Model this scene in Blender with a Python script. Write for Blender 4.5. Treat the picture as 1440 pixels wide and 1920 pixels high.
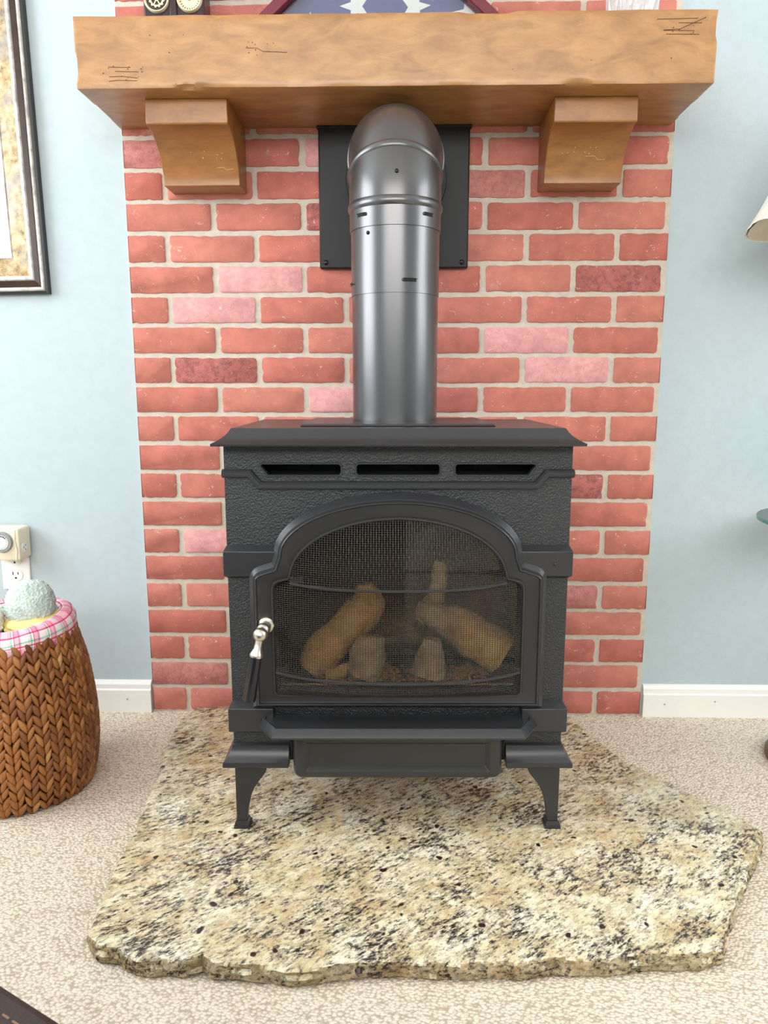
import bpy, bmesh, math, random
from math import sin, cos, pi, radians, sqrt
from mathutils import Vector, Matrix, noise
from mathutils.geometry import tessellate_polygon

for o in list(bpy.data.objects):
    bpy.data.objects.remove(o)
S = bpy.context.scene
COL = S.collection
random.seed(7)

# ------------------------------------------------------------------ camera
cam = bpy.data.cameras.new('camera')
cam.sensor_fit = 'HORIZONTAL'
cam.sensor_width = 36.0
cam.lens = 1385.0 / 1440.0 * 36.0
cam.clip_start = 0.02
cam_o = bpy.data.objects.new('camera', cam)
COL.objects.link(cam_o)
cam_o.location = (0.0123, -1.7468, 0.8072)
cam_o.rotation_euler = (pi / 2 - 0.16697, 0.0004, 0.02239)
S.camera = cam_o

# ------------------------------------------------------------------ world, lights, exposure
w = bpy.data.worlds.new('daylight')
S.world = w
w.use_nodes = True
bg = w.node_tree.nodes['Background']
bg.inputs[0].default_value = (0.80, 0.90, 1.0, 1)
bg.inputs[1].default_value = 1.2
S.view_settings.view_transform = 'Standard'
S.view_settings.look = 'None'
S.view_settings.gamma = 1.0
S.view_settings.use_curve_mapping = False
S.view_settings.exposure = 0.0


def area(name, loc, rot, sx, sy, power, color):
    l = bpy.data.lights.new(name, 'AREA')
    l.shape = 'RECTANGLE'
    l.size, l.size_y, l.energy, l.color = sx, sy, power, color
    o = bpy.data.objects.new(name, l)
    o.location, o.rotation_euler = loc, rot
    COL.objects.link(o)
    return o


# daylight through the two side windows, plus a fill lamp in the rear opening (all behind or beside the camera)
area('window_light_left', (-2.16, -1.00, 1.55), (0, -pi / 2, 0), 1.25, 1.4, 50, (0.92, 0.97, 1.0))
area('window_light_right', (2.46, -0.95, 1.60), (0, pi / 2, 0), 1.15, 1.3, 34, (0.96, 0.98, 1.0))
area('rear_fill_light', (-0.30, -4.01, 1.95), (pi / 2, 0, 0), 3.4, 0.7, 78, (1.0, 0.98, 0.95))  # unseen high, wide strip, shaped to light the mantel front softly


# ------------------------------------------------------------------ materials
def lin(r, g, b):
    f = lambda c: (c / 255 / 12.92) if c <= 10.3 else ((c / 255 + 0.055) / 1.055) ** 2.4
    return (f(r), f(g), f(b), 1.0)


class NT:
    """small node-tree builder"""
    def __init__(s, name, rough=0.6, metal=0.0, spec=0.5):
        s.m = bpy.data.materials.new(name)
        s.m.use_nodes = True
        s.t = s.m.node_tree
        s.b = s.t.nodes['Principled BSDF']
        s.b.inputs['Roughness'].default_value = rough
        s.b.inputs['Metallic'].default_value = metal
        s.b.inputs['Specular IOR Level'].default_value = spec

    def n(s, typ, **kw):
        nd = s.t.nodes.new(typ)
        for k, v in kw.items():
            setattr(nd, k, v)
        return nd

    def l(s, a, b):
        s.t.links.new(a, b)

    def coord(s, scale=(1, 1, 1), rot=(0, 0, 0), rnd=False, kind='Object'):
        tc = s.n('ShaderNodeTexCoord')
        mp = s.n('ShaderNodeMapping')
        mp.inputs['Scale'].default_value = scale
        mp.inputs['Rotation'].default_value = rot
        src = tc.outputs[kind]
        if rnd:
            oi = s.n('ShaderNodeObjectInfo')
            mu = s.n('ShaderNodeVectorMath', operation='SCALE')
            cb = s.n('ShaderNodeCombineXYZ')
            for i in range(3):
                s.l(oi.outputs['Random'], cb.inputs[i])
            s.l(cb.outputs[0], mu.inputs[0])
            mu.inputs['Scale'].default_value = 37.0
            ad = s.n('ShaderNodeVectorMath', operation='ADD')
            s.l(src, ad.inputs[0])
            s.l(mu.outputs[0], ad.inputs[1])
            src = ad.outputs[0]
        s.l(src, mp.inputs['Vector'])
        return mp.outputs[0]

    def noise(s, vec, scale, detail=4, rough=0.55, dist=0.0):
        nd = s.n('ShaderNodeTexNoise')
        s.l(vec, nd.inputs['Vector'])
        nd.inputs['Scale'].default_value = scale
        nd.inputs['Detail'].default_value = detail
        nd.inputs['Roughness'].default_value = rough
        nd.inputs['Distortion'].default_value = dist
        return nd.outputs[0]

    def voro(s, vec, scale, feature='F1', out='Distance', rand=1.0):
        nd = s.n('ShaderNodeTexVoronoi', feature=feature)
        s.l(vec, nd.inputs['Vector'])
        nd.inputs['Scale'].default_value = scale
        nd.inputs['Randomness'].default_value = rand
        return nd.outputs[out]

    def ramp(s, fac, stops, interp='LINEAR'):
        nd = s.n('ShaderNodeValToRGB')
        cr = nd.color_ramp
        cr.interpolation = interp
        while len(cr.elements) < len(stops):
            cr.elements.new(0.5)
        for e, (p, c) in zip(cr.elements, stops):
            e.position = p
            e.color = c if len(c) == 4 else (*c, 1)
        s.l(fac, nd.inputs[0])
        return nd.outputs[0]

    def mix(s, fac, a, b, mode='MIX'):
        nd = s.n('ShaderNodeMix', data_type='RGBA', blend_type=mode)
        for sock, v in ((nd.inputs[0], fac), (nd.inputs[6], a), (nd.inputs[7], b)):
            if isinstance(v, (int, float)):
                sock.default_value = v
            elif isinstance(v, tuple):
                sock.default_value = v
            else:
                s.l(v, sock)
        return nd.outputs[2]

    def col(s, v):
        if isinstance(v, tuple):
            s.b.inputs['Base Color'].default_value = v
        else:
            s.l(v, s.b.inputs['Base Color'])
        return s

    def bump(s, h, strength=0.3, dist=0.002):
        nd = s.n('ShaderNodeBump')
        nd.inputs['Strength'].default_value = strength
        nd.inputs['Distance'].default_value = dist
        s.l(h, nd.inputs['Height'])
        s.l(nd.outputs[0], s.b.inputs['Normal'])
        return s


W0, W1 = (0, 0, 0, 1), (1, 1, 1, 1)


def simple(name, c, rough=0.6, metal=0.0, var=0.06, nscale=40, bump=0.0, bscale=200, bdist=0.001, spec=0.5):
    m = NT(name, rough, metal, spec)
    v = m.coord()
    n = m.noise(v, nscale, 4)
    dark = tuple(x * (1 - var) for x in c[:3]) + (1,)
    lite = tuple(min(1, x * (1 + var)) for x in c[:3]) + (1,)
    m.col(m.ramp(n, [(0.35, dark), (0.65, lite)]))
    if bump:
        m.bump(m.noise(v, bscale, 3), bump, bdist)
    return m.m


M = {}
M['wall'] = simple('blue_grey_wall_paint', lin(183, 195, 199), 0.75, var=0.02, bump=0.25, bscale=160, bdist=0.0015, spec=0.2)
M['ceiling'] = simple('white_ceiling_paint', lin(240, 240, 238), 0.8, var=0.01)
M['white_trim'] = simple('white_trim_paint', lin(240, 238, 232), 0.35, var=0.01)
M['mortar'] = simple('pale_mortar', lin(200, 188, 174), 0.85, var=0.08, nscale=60, bump=0.5, bscale=300, bdist=0.001)
M['black_hole'] = simple('soot_black', lin(14, 14, 15), 0.8)
M['iron_smooth'] = simple('black_painted_cast_iron', lin(46, 46, 48), 0.32, var=0.05, nscale=12, bump=0.06, bscale=500, bdist=0.0006)
M['plate_black'] = simple('black_sheet_steel', lin(24, 24, 26), 0.45, var=0.04, spec=0.3)
M['grip'] = simple('black_lacquered_grip', lin(26, 26, 32), 0.22)
M['nickel'] = simple('brushed_nickel', lin(215, 205, 190), 0.28, 1.0, var=0.03)
M['screw'] = simple('black_screw', lin(35, 35, 37), 0.25, 0.6)
M['wire'] = simple('dark_wire_mesh', lin(64, 62, 58), 0.4, 0.5, var=0.1)
M['rod'] = simple('iron_rod', lin(58, 56, 55), 0.42, 0.3)
M['beige_plastic'] = simple('beige_plastic', lin(232, 222, 196), 0.4, var=0.01)
M['white_plastic'] = simple('white_plastic', lin(240, 238, 234), 0.35, var=0.01)
M['grey_plastic'] = simple('grey_plastic', lin(150, 150, 152), 0.4, var=0.01)
M['dark_slot'] = simple('dark_slot', lin(20, 18, 18), 0.6)
M['burgundy'] = simple('burgundy_wood', lin(104, 22, 38), 0.35, var=0.12, nscale=25)
M['darkwood'] = simple('dark_clock_wood', lin(44, 16, 20), 0.3, var=0.1)
M['flag_blue'] = simple('navy_flag_cloth', lin(106, 106, 156), 0.8, var=0.06, nscale=30, bump=0.2, bscale=900, bdist=0.0004)
M['flag_white'] = simple('white_star_cloth', lin(246, 246, 246), 0.8, var=0.01)
M['cream'] = simple('cream_enamel', lin(226, 216, 180), 0.35, var=0.03)
M['dial_dark'] = simple('dial_recess', lin(60, 50, 40), 0.5)
M['ink'] = simple('black_ink', lin(24, 20, 18), 0.5)
M['shade'] = simple('ivory_lamp_shade_cloth', lin(246, 243, 232), 0.8, var=0.01)
M['shade_in'] = simple('shade_lining', lin(214, 200, 178), 0.8)
M['lampwood'] = simple('turned_brown_wood', lin(98, 56, 30), 0.35, var=0.25, nscale=30)
M['brass'] = simple('aged_brass', lin(150, 120, 70), 0.35, 0.9)
M['leather'] = simple('dark_brown_leather', lin(44, 28, 26), 0.42, var=0.15, bump=0.3, bscale=300, bdist=0.0008)
M['thread'] = simple('tan_thread', lin(120, 90, 70), 0.7)
M['ember'] = simple('glass_ember_chips', lin(160, 104, 48), 0.4, var=0.5, nscale=90)
M['basket_core'] = simple('dark_basket_core', lin(48, 26, 14), 0.8)
M['yellow_cloth'] = simple('yellow_cloth', lin(238, 216, 140), 0.85, var=0.05, bump=0.3, bscale=120)
M['white_plush'] = simple('white_plush', lin(246, 242, 234), 0.95, var=0.02)
M['mint_plush'] = simple('mint_grey_curly_fleece', lin(196, 210, 202), 0.95, var=0.10, nscale=60)
M['firebox'] = simple('sooty_firebox_liner', lin(84, 66, 52), 0.85, var=0.35, nscale=9)
M['ledge'] = simple('lightened_firebox_ledge', lin(205, 198, 182), 0.5, var=0.15, nscale=60)  # dark iron ledge; the light on it is painted in as this pale tone
M['frame_black'] = simple('black_frame_edge', lin(34, 32, 32), 0.4)
M['frame_brown'] = simple('dark_brown_frame_cove', lin(58, 36, 26), 0.32, var=0.3, nscale=40)
M['mat_board'] = simple('white_mat_board', lin(238, 232, 228), 0.8, var=0.01)
M['art'] = simple('muted_art_print', lin(150, 140, 120), 0.7, var=0.5, nscale=6)


def iron_textured():
    m = NT('black_orange_peel_cast_iron', 0.42)
    v = m.coord()
    m.col(m.ramp(m.noise(v, 20, 3), [(0.3, lin(40, 42, 44)), (0.7, lin(46, 47, 49))]))
    m.bump(m.noise(v, 330, 2, 0.4), 0.85, 0.0021)
    return m.m


def pipe_mat():
    m = NT('charcoal_metallic_stove_paint', 0.29, 0.8)
    v = m.coord((1, 1, 0.25))
    m.col(m.ramp(m.noise(v, 14, 3), [(0.35, lin(98, 97, 98)), (0.65, lin(107, 106, 107))]))
    m.bump(m.noise(m.coord(), 700, 2), 0.08, 0.0004)
    return m.m


def brick_mat(name, lo, hi, fleck, mott=None, mfac=0.0):
    m = NT(name, 0.8, spec=0.25)
    v = m.coord(rnd=True)
    oi = m.n('ShaderNodeObjectInfo')
    base = m.ramp(oi.outputs['Random'], [(0.0, lo), (1.0, hi)])
    blot = m.ramp(m.noise(v, 22, 5, 0.6), [(0.3, (0.80, 0.80, 0.80, 1)), (0.7, (1.12, 1.12, 1.12, 1))])
    c = m.mix(1.0, base, blot, 'MULTIPLY')
    if mott:
        mm = m.ramp(m.noise(v, 75, 9, 0.8), [(0.46, W0), (0.60, W1)])
        sc = m.n('ShaderNodeMath', operation='MULTIPLY')
        m.l(mm, sc.inputs[0])
        sc.inputs[1].default_value = mfac
        c = m.mix(sc.outputs[0], c, mott)
    # lime flecks and scratches left in the faces
    f1 = m.ramp(m.noise(m.coord((1, 1, 1.7), rnd=True), 55, 7, 0.68, 1.2), [(0.635, W0), (0.675, (0.85, 0.85, 0.85, 1))])
    c = m.mix(f1, c, fleck)
    f2 = m.ramp(m.noise(v, 26, 9, 0.8), [(0.58, W0), (0.72, (0.35, 0.35, 0.35, 1))])
    c = m.mix(f2, c, fleck)
    m.col(c)
    m.bump(m.noise(v, 140, 6, 0.65), 0.35, 0.0015)
    return m.m


def wood_mat(name, a, b, c3, rough=0.38):
    m = NT(name, rough, spec=0.85)
    v = m.coord((2.2, 6, 6))
    g = m.noise(v, 6, 8, 0.62, 0.6)
    col = m.ramp(g, [(0.28, a), (0.50, b), (0.74, c3)])
    v2 = m.coord((1.6, 3.0, 3.0))
    bl = m.ramp(m.noise(v2, 5, 5, 0.65), [(0.34, (0.84, 0.80, 0.76, 1)), (0.62, (1.04, 1.04, 1.04, 1))])
    col = m.mix(1.0, col, bl, 'MULTIPLY')
    pin = m.ramp(m.noise(m.coord((14, 110, 110)), 6, 3), [(0.30, (0.82, 0.78, 0.74, 1)), (0.42, W1)])
    col = m.mix(0.5, col, pin, 'MULTIPLY')
    m.col(col)
    m.bump(g, 0.05, 0.001)
    return m.m


def granite_mat(name='cream_black_speckled_granite', rough=0.30, raw=False):
    m = NT(name, rough, spec=0.45)
    v = m.coord()
    warp = m.coord((1, 1, 1), (0, 0, radians(-38)))
    st = m.n('ShaderNodeMapping')
    m.l(warp, st.inputs['Vector'])
    st.inputs['Scale'].default_value = (0.42, 1.0, 1.0)
    sv = st.outputs[0]
    base = m.ramp(m.noise(v, 17, 6, 0.68), [(0.30, lin(196, 162, 116)), (0.42, lin(214, 194, 152)), (0.53, lin(232, 219, 187)), (0.66, lin(241, 233, 212)), (0.76, lin(220, 208, 186))])
    mid = m.ramp(m.noise(sv, 150, 8, 0.74), [(0.42, W1), (0.52, W0)])
    c = m.mix(m.mix(0.60, W0, mid), base, lin(160, 140, 108))
    mask = m.ramp(m.noise(v, 13, 5, 0.65), [(0.36, (0.0, 0, 0, 1)), (0.66, (0.125, 0.125, 0.125, 1))])
    fine = m.noise(sv, 185, 8, 0.74)
    ad = m.n('ShaderNodeMath', operation='SUBTRACT')
    m.l(fine, ad.inputs[0])
    m.l(mask, ad.inputs[1])
    gk = m.ramp(ad.outputs[0], [(0.405, W1), (0.455, W0)])
    c = m.mix(m.mix(0.62, W0, gk), c, lin(104, 94, 84))
    dk = m.ramp(ad.outputs[0], [(0.350, W1), (0.384, W0)])
    c = m.mix(dk, c, lin(52, 46, 44))
    # garnets: sparse round dark spots
    wv = m.n('ShaderNodeVectorMath', operation='ADD')
    wn = m.n('ShaderNodeTexNoise')
    m.l(v, wn.inputs['Vector'])
    wn.inputs['Scale'].default_value = 60
    ws = m.n('ShaderNodeVectorMath', operation='SCALE')
    m.l(wn.outputs[1], ws.inputs[0])
    ws.inputs['Scale'].default_value = 0.012
    m.l(v, wv.inputs[0])
    m.l(ws.outputs[0], wv.inputs[1])
    d = m.voro(wv.outputs[0], 34)
    cellc = m.voro(wv.outputs[0], 34, out='Color')
    sx = m.n('ShaderNodeSeparateColor')
    m.l(cellc, sx.inputs[0])
    th = m.n('ShaderNodeMath', operation='MULTIPLY')
    pk = m.ramp(sx.outputs[0], [(0.72, W0), (0.73, W1)])
    dd = m.ramp(d, [(0.14, W1), (0.20, W0)])
    m.l(pk, th.inputs[0])
    m.l(dd, th.inputs[1])
    c = m.mix(th.outputs[0], c, lin(52, 30, 26))
    if raw:                                    # unpolished chiselled edge, duller and browner; contact shadow also darkened into its colour
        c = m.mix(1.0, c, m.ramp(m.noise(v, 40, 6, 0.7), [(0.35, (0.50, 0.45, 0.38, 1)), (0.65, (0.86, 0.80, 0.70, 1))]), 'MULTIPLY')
    m.col(c)
    m.bump(fine, 0.7 if raw else 0.10, 0.003 if raw else 0.0008)
    return m.m


def carpet_mat():
    m = NT('cream_loop_carpet', 0.95, spec=0.1)
    v = m.coord((1.0, 1.35, 1.0), (0, 0, radians(28)))
    d = m.voro(v, 185, rand=0.8)
    big = m.noise(m.coord(), 3.5, 4)
    base = m.ramp(big, [(0.3, lin(234, 221, 203)), (0.7, lin(242, 230, 213))])
    cell = m.voro(v, 185, out='Color', rand=0.8)
    sx = m.n('ShaderNodeSeparateColor')
    m.l(cell, sx.inputs[0])
    tint = m.ramp(sx.outputs[1], [(0.0, (0.90, 0.88, 0.86, 1)), (1.0, (1.04, 1.04, 1.03, 1))])
    c = m.mix(1.0, base, tint, 'MULTIPLY')
    gap = m.ramp(d, [(0.42, W1), (0.80, (0.58, 0.54, 0.49, 1))])
    c = m.mix(1.0, c, gap, 'MULTIPLY')
    m.col(c)
    inv = m.ramp(d, [(0.0, W1), (0.75, W0)])
    m.bump(inv, 0.7, 0.003)
    return m.m


def strand_mat():
    m = NT('brown_water_hyacinth', 0.42)
    v = m.coord((1, 1, 1), rnd=True)
    oi = m.n('ShaderNodeObjectInfo')
    base = m.ramp(oi.outputs['Random'], [(0.0, lin(122, 70, 30)), (0.6, lin(160, 100, 48)), (0.985, lin(186, 124, 64)), (1.0, lin(205, 165, 110))])
    fib = m.ramp(m.noise(m.coord((600, 600, 40), rnd=True), 1.0, 3), [(0.3, (0.6, 0.55, 0.5, 1)), (0.7, (1.1, 1.1, 1.1, 1))])
    m.col(m.mix(1.0, base, fib, 'MULTIPLY'))
    m.bump(m.noise(v, 300, 3), 0.3, 0.001)
    return m.m


def leaf_frame_mat(name, lo, hi, third):
    m = NT(name, 0.42, 0.25)
    v = m.coord()
    c = m.ramp(m.noise(v, 55, 8, 0.7), [(0.34, lo), (0.5, hi), (0.68, third)])
    gr = m.ramp(m.noise(v, 9, 3), [(0.48, W0), (0.64, W1)])
    c = m.mix(m.mix(0.75, W0, gr), c, lin(128, 124, 122))
    m.col(c)
    m.bump(m.noise(v, 200, 4), 0.25, 0.001)
    return m.m


def log_mat(name, lo, hi):
    m = NT(name, 0.9, spec=0.1)
    v = m.coord()
    c = m.ramp(m.noise(v, 30, 6, 0.65, 0.5), [(0.32, lo), (0.62, hi)])
    m.col(c)
    m.bump(m.noise(v, 70, 6, 0.65, 0.6), 0.8, 0.006)
    return m.m


def glass_mat(name, tint, fres=0.06, rough=0.02):
    m = NT(name)
    out = [n for n in m.t.nodes if n.type == 'OUTPUT_MATERIAL'][0]
    tr = m.n('ShaderNodeBsdfTransparent')
    tr.inputs[0].default_value = tint
    gl = m.n('ShaderNodeBsdfGlossy')
    gl.inputs['Roughness'].default_value = rough
    fr = m.n('ShaderNodeLayerWeight')
    fr.inputs[0].default_value = fres + 0.12
    mp = m.n('ShaderNodeMapRange')
    m.l(fr.outputs['Fresnel'], mp.inputs[0])
    mp.inputs[3].default_value = fres
    mp.inputs[4].default_value = 0.9
    mx = m.n('ShaderNodeMixShader')
    m.l(mp.outputs[0], mx.inputs[0])
    m.l(tr.outputs[0], mx.inputs[1])
    m.l(gl.outputs[0], mx.inputs[2])
    m.l(mx.outputs[0], out.inputs['Surface'])
    m.t.nodes.remove(m.b)
    return m.m


def crystal_mat():
    m = NT('cut_crystal', 0.03)
    m.b.inputs['Transmission Weight'].default_value = 0.65
    m.b.inputs['IOR'].default_value = 1.5
    m.b.inputs['Base Color'].default_value = (0.98, 0.97, 0.97, 1)
    return m.m


def plaid_mat():
    m = NT('pink_plaid_cotton', 0.85, spec=0.2)
    tc = m.n('ShaderNodeTexCoord')
    sp = m.n('ShaderNodeSeparateXYZ')
    m.l(tc.outputs['UV'], sp.inputs[0])

    def bands(sock, freq, stops):
        mu = m.n('ShaderNodeMath', operation='MULTIPLY')
        m.l(sock, mu.inputs[0])
        mu.inputs[1].default_value = freq
        fr = m.n('ShaderNodeMath', operation='FRACT')
        m.l(mu.outputs[0], fr.inputs[0])
        return m.ramp(fr.outputs[0], stops, 'CONSTANT')
    wt, pk, lp, gn = lin(250, 246, 246), lin(232, 96, 142), lin(247, 196, 212), lin(176, 218, 200)
    a = bands(sp.outputs[0], 11, [(0.0, wt), (0.30, lp), (0.36, pk), (0.40, lp), (0.62, pk), (0.66, wt), (0.74, gn), (0.84, wt), (0.9, lp), (0.93, wt)])
    b = bands(sp.outputs[1], 2.4, [(0.0, wt), (0.12, pk), (0.18, lp), (0.55, wt), (0.62, pk), (0.68, wt), (0.80, gn), (0.86, wt)])
    m.col(m.mix(1.0, a, b, 'MULTIPLY'))
    m.bump(m.noise(m.coord(), 500, 3), 0.2, 0.0006)
    return m.m


M['iron_tex'] = iron_textured()
M['pipe'] = pipe_mat()
BR_LO, BR_HI = lin(188, 110, 97), lin(200, 126, 111)
FLECK = lin(224, 190, 172)
M['brick'] = brick_mat('red_brick', BR_LO, BR_HI, FLECK)
M['brick_pink'] = brick_mat('pale_pink_brick', lin(222, 160, 158), lin(226, 168, 164), lin(236, 200, 192), lin(196, 130, 126), 0.5)
M['brick_dark'] = brick_mat('dark_mottled_brick', lin(178, 104, 98), lin(184, 110, 104), FLECK, lin(120, 74, 72), 0.75)
M['brick_mott'] = brick_mat('dusty_mottled_brick', lin(196, 128, 122), lin(202, 136, 128), lin(222, 180, 170), lin(150, 92, 86), 0.6)
M['mantel'] = wood_mat('honey_brown_mantel_wood', lin(138, 94, 48), lin(166, 117, 63), lin(182, 136, 80))
M['corbel'] = wood_mat('amber_corbel_wood', lin(132, 82, 32), lin(154, 100, 42), lin(168, 116, 56))
M['distress_highlight'] = simple('highlighted_dent', lin(206, 170, 116), 0.6)  # scratches and dents with their highlights painted in as a pale tone
M['distress'] = simple('dark_scratch', lin(74, 44, 22), 0.7)
M['granite'] = granite_mat()
M['granite_edge'] = granite_mat('shaded_chiselled_granite_edge', 0.7, True)
M['carpet'] = carpet_mat()
M['strand'] = strand_mat()
M['frame_gold'] = leaf_frame_mat('distressed_gold_silver_leaf', lin(96, 78, 52), lin(158, 132, 88), lin(190, 176, 146))
M['frame_silver'] = leaf_frame_mat('silver_leaf_bead', lin(150, 144, 136), lin(196, 190, 184), lin(220, 216, 210))
M['log_tan'] = log_mat('tan_ceramic_log', lin(196, 146, 84), lin(236, 190, 124))
def log_two_tone():
    m = NT('ceramic_log_grey_bark_to_tan_end', 0.9, spec=0.1)
    v = m.coord()
    n = m.noise(v, 30, 6, 0.65, 0.5)
    tan = m.ramp(n, [(0.32, lin(196, 146, 84)), (0.62, lin(240, 198, 134))])
    gry = m.ramp(n, [(0.32, lin(124, 104, 78)), (0.62, lin(206, 182, 140))])
    tc = m.n('ShaderNodeTexCoord')
    sp = m.n('ShaderNodeSeparateXYZ')
    m.l(tc.outputs['Object'], sp.inputs[0])
    ad = m.n('ShaderNodeMath', operation='MULTIPLY_ADD')
    m.l(n, ad.inputs[0])
    ad.inputs[1].default_value = 0.05
    m.l(sp.outputs[0], ad.inputs[2])
    f = m.n('ShaderNodeMapRange')
    m.l(ad.outputs[0], f.inputs[0])
    f.inputs[1].default_value = 0.015
    f.inputs[2].default_value = 0.032
    m.col(m.mix(f.outputs[0], gry, tan))
    m.bump(m.noise(v, 70, 6, 0.65, 0.6), 0.8, 0.006)
    return m.m


M['log_two_tone'] = log_two_tone()
M['log_grey'] = log_mat('grey_brown_ceramic_bark', lin(140, 120, 90), lin(214, 192, 150))
M['log_dark'] = log_mat('dark_charred_ceramic_log', lin(80, 60, 44), lin(140, 108, 78))
M['stove_glass'] = glass_mat('tinted_stove_glass', (0.93, 0.90, 0.86, 1), 0.035)
M['clear_glass'] = glass_mat('clear_glass', (0.97, 0.98, 0.97, 1), 0.05)
M['tray_glass'] = glass_mat('green_edge_glass', (0.80, 0.92, 0.88, 1), 0.10)
M['tray_edge'] = simple('green_glass_edge', lin(88, 150, 132), 0.15)
M['crystal'] = crystal_mat()
M['plaid'] = plaid_mat()


# ------------------------------------------------------------------ mesh helpers
class MB:
    def __init__(s):
        s.v, s.f = [], []

    def add(s, vs, fs):
        o = len(s.v)
        s.v += [tuple(p) for p in vs]
        s.f += [tuple(i + o for i in f) for f in fs]

    def box(s, x0, x1, y0, y1, z0, z1):
        s.add([(x0, y0, z0), (x1, y0, z0), (x1, y1, z0), (x0, y1, z0), (x0, y0, z1), (x1, y0, z1), (x1, y1, z1), (x0, y1, z1)],
              [(0, 3, 2, 1), (4, 5, 6, 7), (0, 1, 5, 4), (1, 2, 6, 5), (2, 3, 7, 6), (3, 0, 4, 7)])

    def loft(s, loops, cap=True, closed=True):
        n = len(loops[0])
        vs = [p for L in loops for p in L]
        fs = []
        for i in range(len(loops) - 1):
            for j in range(n if closed else n - 1):
                k = (j + 1) % n
                fs.append((i * n + j, i * n + k, (i + 1) * n + k, (i + 1) * n + j))
        if cap and closed:
            fs.append(tuple(reversed(range(n))))
            fs.append(tuple((len(loops) - 1) * n + j for j in range(n)))
        s.add(vs, fs)

    def ring(s, loops):          # loops joined end to start (torus-like)
        s.loft(list(loops) + [loops[0]], cap=False)

    def prism(s, prof, a0, a1, axis='y'):
        """prof: 2-D outline; axis y: (x,z), axis x: (y,z), axis z: (x,y)"""
        P = {'y': lambda p, a: (p[0], a, p[1]), 'x': lambda p, a: (a, p[0], p[1]), 'z': lambda p, a: (p[0], p[1], a)}[axis]
        s.loft([[P(p, a0) for p in prof], [P(p, a1) for p in prof]])

    def tube(s, path, r, sides=10, cap=True):
        path = [Vector(p) for p in path]
        n = len(path)
        rs = r if isinstance(r, (list, tuple)) else [r] * n
        up = None
        loops = []
        for i, p in enumerate(path):
            t = (path[min(i + 1, n - 1)] - path[max(i - 1, 0)]).normalized()
            if up is None:
                a = Vector((0, 0, 1)) if abs(t.z) < 0.9 else Vector((0, 1, 0))
                up = (a - t * a.dot(t)).normalized()
            else:
                up = (up - t * up.dot(t)).normalized()
            sd = t.cross(up)
            loops.append([p + (up * cos(2 * pi * k / sides) + sd * sin(2 * pi * k / sides)) * rs[i] for k in range(sides)])
        s.loft(loops, cap)

    def lathe(s, prof, c=(0, 0, 0), seg=32, axis='z', cap=True):
        """prof: list of (radius, height) along axis"""
        loops = []
        for r, h in prof:
            L = []
            for k in range(seg):
                a = 2 * pi * k / seg
                x, y = r * cos(a), r * sin(a)
                L.append({'z': (c[0] + x, c[1] + y, c[2] + h), 'y': (c[0] + x, c[1] + h, c[2] - y), 'x': (c[0] + h, c[1] + x, c[2] + y)}[axis])
            loops.append(L)
        s.loft(loops, cap)

    def holed(s, outer, holes, y0, y1):
        """plate in the XZ plane with holes, from y0 (front) to y1 (back)"""
        polys = [outer] + holes
        flat = [p for P in polys for p in P]
        tris = tessellate_polygon([[Vector((x, z, 0)) for x, z in P] for P in polys])
        n = len(flat)
        vs = [(x, y0, z) for x, z in flat] + [(x, y1, z) for x, z in flat]
        fs = [tuple(t) for t in tris] + [tuple(i + n for i in reversed(t)) for t in tris]
        o = 0
        for P in polys:
            m = len(P)
            for j in range(m):
                k = (j + 1) % m
                fs.append((o + j, o + k, o + k + n, o + j + n))
            o += m
        s.add(vs, fs)

    def build(s, name, mat, parent=None, smooth=35, bevel=0.0, bseg=2, uv=None):
        me = bpy.data.meshes.new(name)
        me.from_pydata(s.v, [], s.f)
        bm = bmesh.new()
        bm.from_mesh(me)
        bmesh.ops.recalc_face_normals(bm, faces=bm.faces)
        bm.to_mesh(me)
        bm.free()
        if uv:
            lay = me.uv_layers.new(name='UVMap')
            for li in me.loops:
                lay.data[li.index].uv = uv[li.vertex_index]
        if mat:
            me.materials.append(M[mat])
        if smooth:
            me.polygons.foreach_set('use_smooth', [True] * len(me.polygons))
            me.set_sharp_from_angle(angle=radians(smooth))
        o = bpy.data.objects.new(name, me)
        COL.objects.link(o)
        if parent:
            o.parent = parent
        if bevel:
            b = o.modifiers.new('bevel', 'BEVEL')
            b.width, b.segments, b.limit_method, b.angle_limit = bevel, bseg, 'ANGLE', radians(40)
            b.harden_normals = False
        return o


def tag(o, label=None, cat=None, group=None, kind=None):
    for k, v in (('label', label), ('category', cat), ('group', group), ('kind', kind)):
        if v:
            o[k] = v
    return o


def thing(name, label, cat, loc=(0, 0, 0), rz=0, group=None):
    o = bpy.data.objects.new(name, None)
    o.empty_display_size = 0.05
    o.location = loc
    o.rotation_euler = (0, 0, rz)
    COL.objects.link(o)
    return tag(o, label, cat, group)


def boxo(name, mat, dims, parent=None, bevel=0.0, bseg=2):
    b = MB()
    b.box(*dims)
    return b.build(name, mat, parent, bevel=bevel, bseg=bseg)


def dup(src, name, parent=None, loc=None, mat=None):
    c = src.copy()
    c.name = name
    COL.objects.link(c)
    if parent:
        c.parent = parent
    if loc is not None:
        c.location = loc
    return c


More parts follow.
